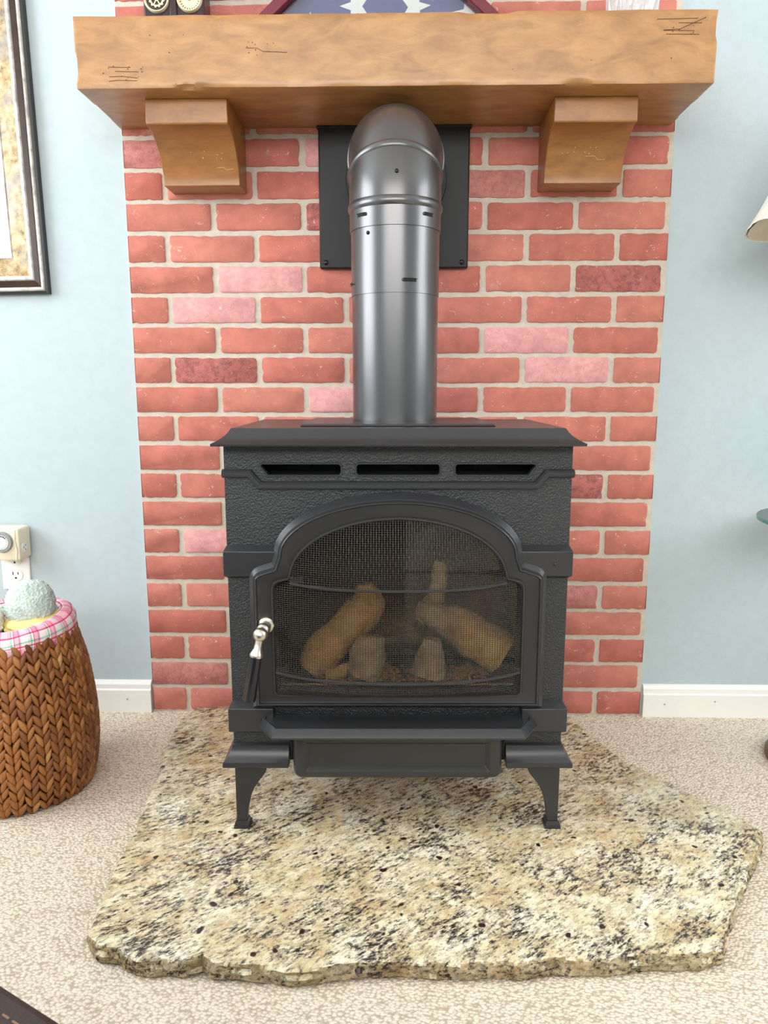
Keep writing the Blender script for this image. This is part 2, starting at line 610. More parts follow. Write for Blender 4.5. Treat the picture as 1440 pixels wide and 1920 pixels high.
def rrect(x0, x1, z0, z1, r, seg=5, corners=(1, 1, 1, 1)):
    """rounded rectangle, counter-clockwise from lower left; corners = (ll, lr, ur, ul)"""
    pts = []
    for (cx, cz, a0, on) in ((x0, z0, pi, corners[0]), (x1, z0, 1.5 * pi, corners[1]), (x1, z1, 0, corners[2]), (x0, z1, .5 * pi, corners[3])):
        if not on:
            pts.append((cx, cz))
            continue
        ox, oz = (r if cx == x0 else -r), (r if cz == z0 else -r)
        for k in range(seg + 1):
            a = a0 + (pi / 2) * k / seg
            pts.append((cx + ox + r * cos(a), cz + oz + r * sin(a)))
    return pts


def offset_poly(pts, d):
    """inward offset of a CCW outline by d (mitred)"""
    n = len(pts)
    out = []
    for i in range(n):
        p0, p1, p2 = Vector(pts[i - 1]), Vector(pts[i]), Vector(pts[(i + 1) % n])
        e1, e2 = (p1 - p0).normalized(), (p2 - p1).normalized()
        n1, n2 = Vector((-e1.y, e1.x)), Vector((-e2.y, e2.x))
        b = (n1 + n2)
        if b.length < 1e-6:
            b = n1
        b.normalize()
        k = max(0.45, b.dot(n1))
        q = p1 + b * (d / k)
        out.append((q.x, q.y))
    return out


# ------------------------------------------------------------------ the room
RL, RX, RY, RZ = 2.15, 2.45, -4.0, 2.45
YW = 0.006                                   # face of the painted wall (the brick panel stands 6 mm proud of it)


def struct(o):
    o['kind'] = 'structure'
    return o


struct(boxo('floor', 'carpet', (-RL - .1, RX + .1, RY - .1, YW + .1, -0.05, 0.0)))
struct(boxo('ceiling', 'ceiling', (-RL - .1, RX + .1, RY - .1, YW + .1, RZ, RZ + .05)))
struct(boxo('wall_back', 'wall', (-RL - .1, RX + .1, YW, YW + .1, 0, RZ)))


def wall_open(name, axis, pos, thick, a0, a1, b0, b1):
    """a wall with one window opening [a0,a1]x[b0,b1]"""
    b = MB()
    if axis == 'x':
        lo, hi = RY - .1, YW
    else:
        lo, hi = -RL, RX
    b.holed([(lo, 0), (hi, 0), (hi, RZ), (lo, RZ)], [[(a0, b0), (a0, b1), (a1, b1), (a1, b0)]], 0, thick)
    if axis == 'x':
        b.v = [(pos + y, x, z) for x, y, z in b.v]
    else:
        b.v = [(x, pos - y, z) for x, y, z in b.v]
    return struct(b.build(name, 'wall', smooth=0))


wall_open('wall_left', 'x', -RL - .1, .1, -1.7, -.3, .92, 2.18)
wall_open('wall_right', 'x', RX, .1, -1.6, -.3, 1.02, 2.18)
wall_open('wall_rear', 'y', RY, .1, -2.0, 1.4, 1.6, 2.3)


def window(name, axis, pos, a0, a1, b0, b1):
    b = MB()
    f = .05
    if axis == 'x':
        B = lambda u0, u1, z0, z1: b.box(pos - .02, pos + .02, u0, u1, z0, z1)
    else:
        B = lambda u0, u1, z0, z1: b.box(u0, u1, pos - .02, pos + .02, z0, z1)
    for z in (b0, (b0 + b1) / 2 - f / 2, b1 - f):
        B(a0, a1, z, z + f)
    for u in (a0, a1 - f):
        B(u, u + f, b0, b1)
    return struct(b.build(name, 'white_trim', smooth=0))


window('window_1', 'x', -RL - .075, -1.7, -.3, .92, 2.18)
window('window_2', 'x', RX + .075, -1.6, -.3, 1.02, 2.18)
window('rear_fill_window', 'y', RY - .075, -2.0, 1.4, 1.6, 2.3)  # unseen strip window, added around the rear fill lamp


def baseboard(name, x0, x1):
    prof = [(YW, 0), (YW - .015, 0), (YW - .015, .058), (YW - .011, .061), (YW - .0105, .072), (YW - .005, .080), (YW, .081)]
    b = MB()
    b.prism(prof, x0, x1, 'x')
    return struct(b.build(name, 'white_trim', smooth=30))


baseboard('baseboard_left', -RL, -.6125)
baseboard('baseboard_right', .6150, RX)
bb = MB()
for x, z in ((-.672, .035), (.667, .034), (.79, .042)):
    bb.lathe([(.0022, -.0006), (.0016, 0)], (x, YW - .0150, z), 8, 'y')
tag(bb.build('scuff', 'grey_plastic', bpy.data.objects['baseboard_right']), kind='stuff')

# ------------------------------------------------------------------ brick panel: each brick a part
HALF = .6096
MOD, CRS = .2032, .2032 / 3
panel = thing('brick_wall_panel', 'red brick wall panel with pale mortar behind the black stove', 'brick panel')
boxo('mortar', 'mortar', (-HALF, HALF, 0.0, YW, 0.0, 36 * CRS), panel)


def brick_mesh(name, L, H, seed, cut_l=False, cut_r=False):
    rnd = random.Random(seed)
    pts = []
    r = .0055

    def side(p, q, n):
        for i in range(1, n):
            t = i / n
            j = rnd.uniform(-1, 1) * .0010 + (rnd.uniform(.001, .0022) if rnd.random() < .10 else 0)
            e = Vector((q[0] - p[0], q[1] - p[1])).normalized()
            pts.append((p[0] + (q[0] - p[0]) * t - e.y * j, p[1] + (q[1] - p[1]) * t + e.x * j))
    x0, x1, z0, z1 = 0, L, 0, H
    cl, cr = (.0008 if cut_l else r), (.0008 if cut_r else r)
    rr = lambda base: base * rnd.uniform(.5, 1.4)
    a = rr(cl); pts.append((x0, z0 + a)); pts.append((x0 + a * .3, z0 + a * .3)); pts.append((x0 + a, z0))
    a = rr(cr); side((x0 + cl * 1.4, z0), (x1 - cr * 1.4, z0), 12)
    pts.append((x1 - a, z0)); pts.append((x1 - a * .3, z0 + a * .3)); pts.append((x1, z0 + a))
    if not cut_r:
        side((x1, z0 + r), (x1, z1 - r), 5)
    a = rr(cr); pts.append((x1, z1 - a)); pts.append((x1 - a * .3, z1 - a * .3)); pts.append((x1 - a, z1))
    side((x1 - cr * 1.4, z1), (x0 + cl * 1.4, z1), 12)
    a = rr(cl); pts.append((x0 + a, z1)); pts.append((x0 + a * .3, z1 - a * .3)); pts.append((x0, z1 - a))
    if not cut_l:
        side((x0, z1 - r), (x0, z0 + r), 5)
    ins = offset_poly(pts, .0022)
    b = MB()
    b.loft([[(x, .0005, z) for x, z in pts], [(x, -.0022, z) for x, z in pts], [(x, -.0040, z) for x, z in ins]])
    o = b.build(name, 'brick', smooth=50)
    me = o.data
    bpy.data.objects.remove(o)
    return me


BH = CRS - .0105
full = [brick_mesh('brick', .1905, BH, i) for i in range(8)]
half = [brick_mesh('brick', .0840, BH, 20 + i, cut_l=True) for i in range(4)]
last = [brick_mesh('brick', 1.2192 - (.0965 + 5 * MOD) - .0005, BH, 40 + i, cut_r=True) for i in range(4)]
first = [brick_mesh('brick', .1905, BH, 60 + i, cut_l=True) for i in range(4)]
SPECIAL = {(15, 1): 'brick_pink', (14, 1): 'brick_pink', (13, 4): 'brick_pink', (12, 5): 'brick_pink', (11, 2): 'brick_pink',
           (6, 1): 'brick_pink', (18, 4): 'brick_mott', (19, 2): 'brick_pink', (15, 5): 'brick_dark', (12, 1): 'brick_dark',
           (19, 0): 'brick_mott', (17, 2): 'brick_dark', (8, 5): 'brick_dark', (1, 0): 'brick_mott', (4, 5): 'brick_mott',
           (24, 4): 'brick_dark', (26, 1): 'brick_pink', (29, 3): 'brick_dark', (31, 2): 'brick_pink', (33, 4): 'brick_mott'}
rb = random.Random(3)
for k in range(36):
    z = k * CRS + .0055
    if k % 2:
        cells = [(n * MOD + (.0008 if n == 0 else .0012), (first if n == 0 else full)) for n in range(6)]
    else:
        cells = [(.0005, half)] + [(.0965 + n * MOD, full) for n in range(5)] + [(.0965 + 5 * MOD, last)]
    for n, (x, pool) in enumerate(cells):
        o = bpy.data.objects.new('brick', rb.choice(pool))
        o.parent = panel
        o.location = (-HALF + x + (rb.uniform(-.001, .001) if pool is full else 0), 0, z + rb.uniform(-.0008, .0008))
        if pool is full:
            o.rotation_euler = (0, rb.uniform(-.004, .004), 0)
        mt = SPECIAL.get((k, n))
        if mt:
            o.material_slots[0].link = 'OBJECT'
            o.material_slots[0].material = M[mt]
        COL.objects.link(o)

# ------------------------------------------------------------------ granite hearth slab
HEARTH = [(-.486, -.042), (-.503, -.11), (-.500, -.245), (-.478, -.358), (-.463, -.51), (-.4556, -.62), (-.452, -.69), (-.444, -.76),
          (-.436, -.806), (-.415, -.826), (-.385, -.832), (-.350, -.852), (-.285, -.853), (-.262, -.842), (-.246, -.856), (-.185, -.860),
          (-.124, -.866), (-.050, -.850), (-.005, -.847), (.050, -.850), (.115, -.848), (.150, -.842), (.180, -.848), (.229, -.836), (.300, -.838), (.380, -.826),
          (.440, -.824), (.470, -.812), (.5055, -.752), (.565, -.668), (.6295, -.582), (.660, -.532), (.640, -.500), (.581, -.415),
          (.495, -.293), (.455, -.20), (.430, -.12), (.4177, -.064), (.40, -.022), (.10, -.018), (-.20, -.02), (-.41, -.030)]


def hearth():
    rnd = random.Random(11)
    pts = []
    n = len(HEARTH)
    for i in range(n):
        p, q = Vector(HEARTH[i]), Vector(HEARTH[(i + 1) % n])
        m = max(1, int((q - p).length / .0045))
        for j in range(m):
            pts.append(p.lerp(q, j / m))
    N = len(pts)
    cx, cy = .05, -.45
    loops = []
    for (z, out, amp) in ((.0, -.003, .003), (.005, .001, .004), (.010, .000, .005), (.015, .002, .005), (.020, .0005, .005), (.0255, .0005, .004), (.0285, -.0012, .003), (.030, -.0035, .002)):
        L = []
        for i, p in enumerate(pts):
            t = (pts[(i + 1) % N] - pts[i - 1]).normalized()
            nx, ny = t.y, -t.x                      # outward for a counter-clockwise outline
            f = out + amp * noise.noise(Vector((p.x * 45, p.y * 45, z * 110))) + amp * .5 * noise.noise(Vector((p.x * 110, p.y * 110, z * 220))) + .005 * noise.noise(Vector((p.x * 9, p.y * 9, z * 20 + 5)))
            L.append((p.x + nx * f, p.y + ny * f, z + (0 if z in (0, .03) else .0012 * noise.noise(Vector((p.x * 60, p.y * 60, z))))))
        loops.append(L)
    b = MB()
    b.loft(loops, cap=False)
    base = (len(loops) - 1) * N
    tris = tessellate_polygon([[Vector((x, y, 0)) for x, y, z in loops[-1]]])
    b.f += [tuple(base + i for i in t) for t in tris]
    o = b.build('hearth_slab', 'granite', smooth=38)
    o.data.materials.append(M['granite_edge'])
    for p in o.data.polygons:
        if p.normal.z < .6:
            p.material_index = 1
    return tag(o, 'thick cream and black speckled granite slab with chiselled edge under the stove', 'hearth')


hearth()

# ------------------------------------------------------------------ mantel beam and corbels
MX0, MX1, MY0, MZ0, MZ1 = -.6115, .6015, -.2285, 1.3715, 1.5005


def beam():
    nx, ny, nz = 240, 20, 20
    chips = [  # (x, y or None, z or None, radius, depth) on edges
        (-.400, 'f', 'b', .024, .0060), (-.372, 'f', 'b', .030, .0030), (.345, 'f', 'b', .030, .0045), (.16, 'f', 't', .040, .0035), (.20, 'f', 't', .025, .003)]
    bm = bmesh.new()
    X = [MX0 + (MX1 - MX0) * i / nx for i in range(nx + 1)]
    Y = [MY0 + (-.001 - MY0) * i / ny for i in range(ny + 1)]
    Z = [MZ0 + (MZ1 - MZ0) * i / nz for i in range(nz + 1)]
    vd = {}

    def P(i, j, k):
        if (i, j, k) in vd:
            return vd[(i, j, k)]
        x, y, z = X[i], Y[j], Z[k]
        # soft worn arrises
        e = .0022
        fx = (1 if i == 0 else -1 if i == nx else 0)
        fy = (1 if j == 0 else 0)
        fz = (1 if k == 0 else -1 if k == nz else 0)
        if abs(fx) + abs(fy) + abs(fz) >= 2:
            wob = .6 + .5 * noise.noise(Vector((x * 14, y * 14, z * 14)))
            x += fx * e * wob; y += fy * e * wob; z += fz * e * wob
        for (cx, _, tb, r, d) in chips:
            if j == 0 or k in (0, nz):
                zz = MZ0 if tb == 'b' else MZ1
                dd = sqrt((X[i] - cx) ** 2 + ((Y[j] - MY0) * 3.2) ** 2 + ((Z[k] - zz) * 3.0) ** 2)
                if dd < r:
                    a = d * (1 - (dd / r) ** 2) * (1 + .3 * noise.noise(Vector((x * 60, y * 60, z * 60))))
                    y += a * .6
                    z += a * .7 * (1 if tb == 'b' else -1)
        # nicks in the two ends
        for (sx, yy, zz, r, d) in ((1, MY0, 1.411, .026, .007), (1, -.105, MZ0, .045, .012), (-1, MY0, 1.468, .024, .008), (-1, -.095, MZ0, .045, .011)):
            if (i == 0 and sx == 1) or (i == nx and sx == -1):
                dd = sqrt((Y[j] - yy) ** 2 + ((Z[k] - zz) * 1.1) ** 2)
                if dd < r:
                    x += sx * d * (1 - (dd / r) ** 1.5)
        vd[(i, j, k)] = bm.verts.new((x, y, z))
        return vd[(i, j, k)]
    for i in range(nx):
        for j in range(ny):
            for k in (0, nz):
                bm.faces.new((P(i, j, k), P(i + 1, j, k), P(i + 1, j + 1, k), P(i, j + 1, k)))
        for k in range(nz):
            for j in (0, ny):
                bm.faces.new((P(i, j, k), P(i + 1, j, k), P(i + 1, j, k + 1), P(i, j, k + 1)))
    for j in range(ny):
        for k in range(nz):
            for i in (0, nx):
                bm.faces.new((P(i, j, k), P(i, j + 1, k), P(i, j + 1, k + 1), P(i, j, k + 1)))
    bmesh.ops.recalc_face_normals(bm, faces=bm.faces)
    me = bpy.data.meshes.new('mantel_shelf')
    bm.to_mesh(me)
    bm.free()
    me.materials.append(M['mantel'])
    me.polygons.foreach_set('use_smooth', [True] * len(me.polygons))
    me.set_sharp_from_angle(angle=radians(40))
    o = bpy.data.objects.new('mantel_shelf', me)
    COL.objects.link(o)
    return tag(o, 'long honey brown wooden beam mantel with worn chipped edges above the stove', 'mantel')


mantel = beam()
# distress marks: fine cuts and worm holes in the front face (x, z in metres)
dm = MB()
YF = MY0 - .0002


def cut(pts, r=.0005):
    dm.tube([(x, YF, z) for x, z in pts], r, 4)


def hole(x, z, r=.0012):
    dm.lathe([(r, -.0004), (r * .7, .0002)], (x, YF, z), 8, 'y')


for pts in ([(-.548, 1.410), (-.505, 1.409)], [(-.535, 1.4025), (-.490, 1.401)], [(-.547, 1.393), (-.52, 1.3935), (-.492, 1.390)], [(-.548, 1.385), (-.53, 1.3865), (-.493, 1.3855)],
            [(-.283, 1.441), (-.262, 1.4405), (-.250, 1.4345), (-.205, 1.4325)],
            [(.487, 1.4825), (.562, 1.4835)], [(.500, 1.464), (.530, 1.4655), (.577, 1.485)], [(.499, 1.4635), (.557, 1.4625)], [(.505, 1.457), (.566, 1.456)], [(.527, 1.476), (.570, 1.4755)]):
    cut(pts)
rh = random.Random(5)
for cx, cz, sx, sz, n in ((-.52, 1.40, .04, .013, 12), (-.255, 1.438, .026, .014, 10), (.535, 1.464, .022, .008, 7), (.35, 1.425, .2, .03, 3), (-.42, 1.445, .05, .02, 3)):
    for _ in range(n):
        hole(cx + rh.uniform(-sx, sx), cz + rh.uniform(-sz, sz), rh.uniform(.0007, .0013))
tag(dm.build('distress_mark', 'distress', mantel), kind='stuff')


def corbel(label, x0, x1, d, sgn):
    prof = [(-.0045, 1.3712), (-d, 1.3712), (-d, 1.3262), (-d + .002, 1.3245), (-d + .008, 1.3240)]
    y0, y1, zt, zb = -d + .008, -.076, 1.324, 1.234
    for i in range(1, 15):
        a = (pi / 2) * i / 14
        # cove: leaves the block facing down, arrives facing forward
        prof.append((y0 + (y1 - y0) * sin(a) ** .9, zt + (zb - zt) * (1 - cos(a)) ** .8 * 1.0))
    prof.append((-.0045, zb))
    b = MB()
    b.prism(prof, x0, x1, 'x')
    o = b.build('mantel_corbel', 'corbel', smooth=25, bevel=.0015)
    tag(o, label, 'corbel')
    return o


cl = corbel('curved amber wood corbel under the left end of the mantel', -.4975, -.3335, .178, -1)
cr = corbel('curved amber wood corbel under the right end of the mantel', .3140, .4775, .171, 1)
for src, pts in ((cl, [(-.380, 1.268), (-.365, 1.2685), (-.361, 1.2645), (-.345, 1.2655)]), (cr, [(.395, 1.283), (.415, 1.2835), (.423, 1.2775), (.438, 1.2775)])):
    d = MB()
    # scratches follow the cove surface: find y on the profile by casting onto the mesh profile
    d0 = .178 if src is cl else .171

    def ysurf(z):
        y0, y1, zt, zb = -d0 + .008, -.076, 1.324, 1.234
        c = max(-1, min(1, 1 - ((zt - z) / (zt - zb)) ** (1 / .8)))
        return y0 + (y1 - y0) * sin(math.acos(c)) ** .9
    d.tube([(x, ysurf(z) - .0002, z) for x, z in pts], .0006, 4)
    for _ in range(8):
        x, z = pts[0][0] + rh.uniform(-.06, .02), rh.uniform(1.283, 1.297)
        d.lathe([(.0010, -.0003), (.0006, .0002)], (x, ysurf(z) - .0003, z), 6, 'y')
    tag(d.build('distress_mark', 'distress_highlight', src), kind='stuff')

# ------------------------------------------------------------------ the stove (local frame: x along the front, y into the wall, z up from the hearth)
SO = thing('gas_stove', 'black cast iron gas stove with arched mesh door on the granite hearth', 'stove', (.0085, -.538, .030), radians(1.2))
BX, YB = .2885, .33                          # half width of the body, back of the body


def door_outline():
    h = [(.250, .2315)]
    h += [(.250, .30), (.250, .38), (.250, .463), (.2485, .470), (.2455, .475), (.241, .4795), (.234, .4835), (.2125, .4905), (.2075, .5055)]
    for i in range(1, 15):
        a = (pi / 2) * i / 15
        h.append((.2075 * cos(a), .5055 + .1 * sin(a)))
    r = h + [(0, .6055)]
    return r + [(-x, z) for x, z in reversed(h)]       # CCW starting lower right


def screen_outline(s=0.0):
    h = [(.2035, .2605), (.2085, .266), (.2090, .32), (.2090, .446), (.2080, .4525), (.2055, .4570), (.2015, .4600), (.196, .4618), (.1815, .4650), (.1795, .4720)]
    for i in range(1, 15):
        a = (pi / 2) * i / 15
        h.append((.1795 * cos(a), .4660 + .1 * sin(a)))
    r = h + [(0, .5665)]
    r = r + [(-x, z) for x, z in reversed(h)]
    return offset_poly(r, s) if s else r


DO, SC = door_outline(), screen_outline()
assert len(DO) == len(SC)
opening = screen_outline(-.004)


def slot(x0, x1, cl_=0, cr_=0):
    z0, z1 = .6345, .6515
    p = []
    if cl_:
        p += [(x0 + .012, z0)]
    else:
        p += [(x0, z0 + .003), (x0 + .003, z0)]
    if cr_:
        p += [(x1 - .012, z0), (x1, z1 - .002), (x1 - .002, z1)]
    else:
        p += [(x1 - .003, z0), (x1, z0 + .003), (x1, z1 - .003), (x1 - .003, z1)]
    if cl_:
        p += [(x0 + .002, z1), (x0, z1 - .002)]
    else:
        p += [(x0 + .003, z1), (x0, z1 - .003)]
    return p


SLOTS = [slot(-.2275, -.0955, 1, 0), slot(-.0685, .0685), slot(.0955, .2275, 0, 1)]
b = MB()
b.holed([(-BX, .186), (BX, .186), (BX, .690), (-BX, .690)], [list(reversed(s)) for s in SLOTS] + [list(reversed(opening))], .010, .022)
b.box(-BX, -BX + .012, .022, YB, .150, .690)
b.box(BX - .012, BX, .022, YB, .150, .690)
b.box(-BX, BX, YB - .012, YB, .150, .690)
b.box(-BX, -.190, .010, .07, .152, .186)
b.box(.190, BX, .010, .07, .152, .186)
b.build('body', 'iron_tex', SO, smooth=30)
b = MB()
b.box(-.186, .186, .03, .30, .118, .186)
b.build('ash_compartment', 'black_hole', SO)
# rims round the warm-air slots
for s in SLOTS:
    b = MB()
    o1 = offset_poly(s, -.0035)
    b.ring([[(x, y, z) for x, z in P_] for P_, y in ((o1, .0100), (offset_poly(s, -.003), .0088), (offset_poly(s, -.0005), .0088), (s, .0105))])
    b.build('slot_rim', 'iron_smooth', SO, smooth=40)
b = MB()
b.box(-.24, .24, .075, .080, .628, .66)
b.box(-.24, .24, .024, .075, .622, .628)
for x in (-.17, .0, .15):
    b.box(x - .02, x + .02, .05, .06, .640, .646)
    b.box(x - .05, x + .05, .06, .064, .642, .644)
b.build('air_baffle', 'black_hole', SO)
# moulding below the slots
b = MB()
zs, zl = .6365, .6165
path = [(-.2925, zs), (-.2465, zs), (-.2295, zl), (.2295, zl), (.2465, zs), (.2925, zs)]
for (r0, y0, y1) in ((.0075, .0105, .004), (.0045, .006, .0015)):
    up = offset_poly(path + [(.2925, .70), (-.2925, .70)], r0)[:6]
    dn = offset_poly(path + [(.2925, .70), (-.2925, .70)], -r0)[:6]
    up[0], up[5], dn[0], dn[5] = (-.2915, zs + r0), (.2915, zs + r0), (-.2915, zs - r0), (.2915, zs - r0)
    L = []
    for (xu, zu), (xd, zd) in zip(up, dn):
        mx, mz = (xu + xd) / 2, (zu + zd) / 2
        L.append([(xd, y0, zd), (xd * .7 + mx * .3, y1, zd * .7 + mz * .3), (xu * .7 + mx * .3, y1, zu * .7 + mz * .3), (xu, y0, zu)])
    b.loft(L)
b.build('front_moulding', 'iron_smooth', SO, smooth=30)
# lid: coved edge, raised centre plate
b = MB()


def rectloop(hx, y0, y1, z):
    return [(-hx, y0, z), (hx, y0, z), (hx, y1, z), (-hx, y1, z)]


b.loft([rectloop(.3000, -.030, YB + .012, .6845), rectloop(.3005, -.0305, YB + .012, .6855), rectloop(.3005, -.0305, YB + .012, .6885), rectloop(.2965, -.0265, YB + .012, .6903), rectloop(.2907, -.020, YB + .012, .6935),
        rectloop(.2855, -.0150, YB + .012, .6970), rectloop(.2805, -.0105, YB + .012, .7010), rectloop(.2765, -.006, YB + .012, .7055), rectloop(.2738, -.003, YB + .012, .7100), rectloop(.2720, -.001, YB + .012, .7120)])
b.build('lid', 'iron_smooth', SO, smooth=28)
boxo('lid_plate', 'iron_smooth', (-.165, .165, .045, YB - .02, .7115, .7165), SO, bevel=.002)


# pilaster blocks
def block(name, sx, spec, x_in):
    b = MB()
    loops = []
    for z, o in spec:
        xs = sorted((sx * x_in, sx * (BX - .0005 + o * .0045)))
        y0 = .0115 - o * .017
        loops.append([(xs[0], y0, z), (xs[1], y0, z), (xs[1], YB - .02, z), (xs[0], YB - .02, z)])
    b.loft(loops)
    return b.build(name, 'iron_smooth', SO, smooth=20, bevel=.0012)


for sx in (-1, 1):
    block('pilaster_block', sx, [(.457, 0), (.4655, 1), (.507, 1), (.5165, .0)], .205)
    block('pilaster_base', sx, [(.186, 1), (.1885, 1.15), (.2295, 1.15), (.2385, .05)], .215)
# small casting mark on the right block
b = MB()
b.lathe([(.003, 0), (.0022, -.0018), (.0005, -.0024)], (.263, -.0055, .486), 10, 'y')
b.build('casting_pip', 'iron_smooth', SO)
# skirts over the front feet
for sx in (-1, 1):
    b = MB()
    loops = []
    for o, z in ((0, .159), (.0035, .1575), (.0045, .1515), (.0085, .1425), (.0130, .1360), (.0175, .1320), (.0185, .1290), (.0185, .1235), (.0165, .1215), (0, .1215)):
        loops.append([(sx * .1905, .006 - o, z), (sx * (.2865 + o), .006 - o, z), (sx * (.2865 + o), YB, z), (sx * (.27), YB, z), (sx * .27, .05, z), (sx * .1905, .05, z)])
    b.loft(loops)
    b.build('skirt', 'iron_smooth', SO, smooth=28)


# legs: square at the top, swept to a slim foot
def leg(sx, y_front, fwd):
    prof = [(.1215, .0565), (.112, .0560), (.1065, .0545), (.100, .0505), (.093, .0450), (.085, .0390), (.076, .0335), (.065, .0285), (.052, .0245), (.036, .0212), (.020, .0195), (.0125, .0190)]
    b = MB()
    loops = []
    xo = .2872
    for z, wd in prof:
        xs = sorted((sx * xo, sx * (xo - wd)))
        d = wd * .82
        y0, y1 = (y_front, y_front + d) if fwd else (y_front - d, y_front)
        loops.append([(xs[0], y0, z), (xs[1], y0, z), (xs[1], y1, z), (xs[0], y1, z)])
    b.loft(loops)
    b.build('leg', 'iron_smooth', SO, smooth=25, bevel=.0012)
    cx, cy = sx * (xo - .0098), (y_front + .0085 if fwd else y_front - .0085)
    b = MB()
    for z0, z1, a0, a1 in ((.0, .0055, .0142, .0138), (.0055, .0130, .0125, .0098)):
        b.loft([[(cx - a0, cy - a0, z0), (cx + a0, cy - a0, z0), (cx + a0, cy + a0, z0), (cx - a0, cy + a0, z0)], [(cx - a1, cy - a1, z1), (cx + a1, cy - a1, z1), (cx + a1, cy + a1, z1), (cx - a1, cy + a1, z1)]])
    b.build('foot_pad', 'iron_smooth', SO, smooth=20)


for sx in (-1, 1):
    leg(sx, .0035, True)
    leg(sx, YB - .01, False)

# door: moulded frame around the arch
door = bpy.data.objects.new('door', None)
COL.objects.link(door)
door.parent = SO
b = MB()
O = lambda d: offset_poly(DO, d)
ring = [(DO, .011), (O(.0002), -.004), (O(.0008), -.0045), (O(.0078), -.0165), (O(.0086), -.0172), (O(.0096), -.0172), (O(.0126), -.0250), (O(.0136), -.0258), (O(.0146), -.0250), (O(.0160), -.0208), (O(.0172), -.0203), (screen_outline(-.003), -.0190), (screen_outline(.004), -.0175), (screen_outline(.006), .009)]
b.ring([[(x, y, z) for x, z in P_] for P_, y in ring])
b.build('door_frame', 'iron_smooth', door, smooth=24)
b = MB()
b.prism(screen_outline(.001), .000, .004)
b.build('glass_pane', 'stove_glass', door, smooth=0)


def inside_span_x(z):          # half width of the screen at height z
    if z < .446:
        return .2085
    if z < .4655:
        return .2085 - (z - .446) / .0195 * .028
    return .1795 * sqrt(max(0, 1 - ((z - .466) / .1005) ** 2))


def bow(x, z):
    hw = max(.02, inside_span_x(z))
    t = max(0, 1 - (x / hw) ** 2)
    g = min(1, max(0, (z - .2605) / .018)) ** .6
    if z > .452:
        g *= max(0, 1 - ((z - .452) / .1145) ** 1.6)
    return -.0205 - .040 * t ** .8 * g


b = MB()


def wire(path, r=.00048):
    b.tube(path, r, 4, cap=False)


px = .00445
for i in range(-46, 47):
    x = i * px
    zt = (.466 + .1 * sqrt(max(0, 1 - (x / .1795) ** 2))) if abs(x) < .1795 else .4655 - (abs(x) - .1805) / .028 * .0195
    zt = max(zt, .30)
    n = 30
    wire([(x, bow(x, .2605 + (zt - .2605) * (k / n)) + .0006 * (1 if (k + i) % 2 else -1), .2605 + (zt - .2605) * (k / n)) for k in range(n + 1)])
z = .2620
while z < .565:
    hw = inside_span_x(z)
    n = 34
    wire([(hw * (2 * k / n - 1), bow(hw * (2 * k / n - 1), z), z) for k in range(n + 1)])
    z += .00345
tag(b.build('screen_mesh', 'wire', door, smooth=0), kind='stuff')
b = MB()
so = [(x, -.0215, z) for x, z in SC]
b.tube(so + [so[0]], .0024, 6)
b.build('screen_frame', 'rod', door)
for zr, lim in ((.4545, .178), (.2975, .205)):
    b = MB()
    pth = [(lim * (k / 12 - 1), bow(lim * (k / 12 - 1), zr) - .0022, zr + .006 * abs(k / 12 - 1) ** 4) for k in range(25)]
    b.tube(pth, .0026, 6)
    for sx in (-1, 1):
        b.box(sx * (lim - .010) - .011, sx * (lim - .010) + .011, -.0235, -.0205, zr + .004, zr + .014)
    b.build('screen_rod', 'rod', door)
# handle
hd = MB()
hd.lathe([(.0135, 0), (.0135, -.003), (.009, -.006), (.0085, -.022)], (-.2205, -.0200, .3850), 20, 'y')
hd.tube([(-.2205, -.040, .3850), (-.2245, -.052, .3840)], .0085, 14)
hd.v += []
for c, r in (((-.2215, -.043, .3850), .0112), ((-.2245, -.056, .3800), .0122)):
    hd.lathe([(r * sin(pi * k / 10) + 1e-5, -r * cos(pi * k / 10)) for k in range(11)], c, 18)
hd.tube([(-.2250, -.058, .376), (-.2272, -.0605, .366), (-.2285, -.062, .3585), (-.2300, -.063, .352), (-.2306, -.0635, .3495), (-.2308, -.0637, .3480), (-.2313, -.064, .3455)], [.0068, .0062, .0068, .0098, .0108, .0112, .0110], 18)
handle = hd.build('door_handle', 'nickel', door, smooth=50)
g = MB()
g.tube([(-.2312, -.064, .3462), (-.2320, -.0642, .3400), (-.2440, -.0665, .2735), (-.2444, -.0666, .2715)], [.0088, .0094, .0106, .0100], 20)
g.build('handle_grip', 'grip', handle, smooth=50)

# ash lip below the door
b = MB()
plan = lambda i: [(-.2395 + i, .0), (-.2395 + i, -.018 - .0), (-.2100 + i * .6, -.066 + i), (.2100 - i * .6, -.066 + i), (.2395 - i, -.018), (.2395 - i, .0)]
b.loft([[(x, y, z) for x, y in plan(d)] for d, z in ((.010, .1985), (.0008, .2015), (.0, .2025), (.0, .2048), (.0010, .2062), (.0085, .2160), (.0100, .2170), (.0120, .2165), (.0135, .2145))])
b.build('ash_lip', 'iron_smooth', SO, smooth=30)
boxo('lip_support', 'iron_smooth', (-.225, .225, -.016, .012, .190, .2085), SO, bevel=.002)
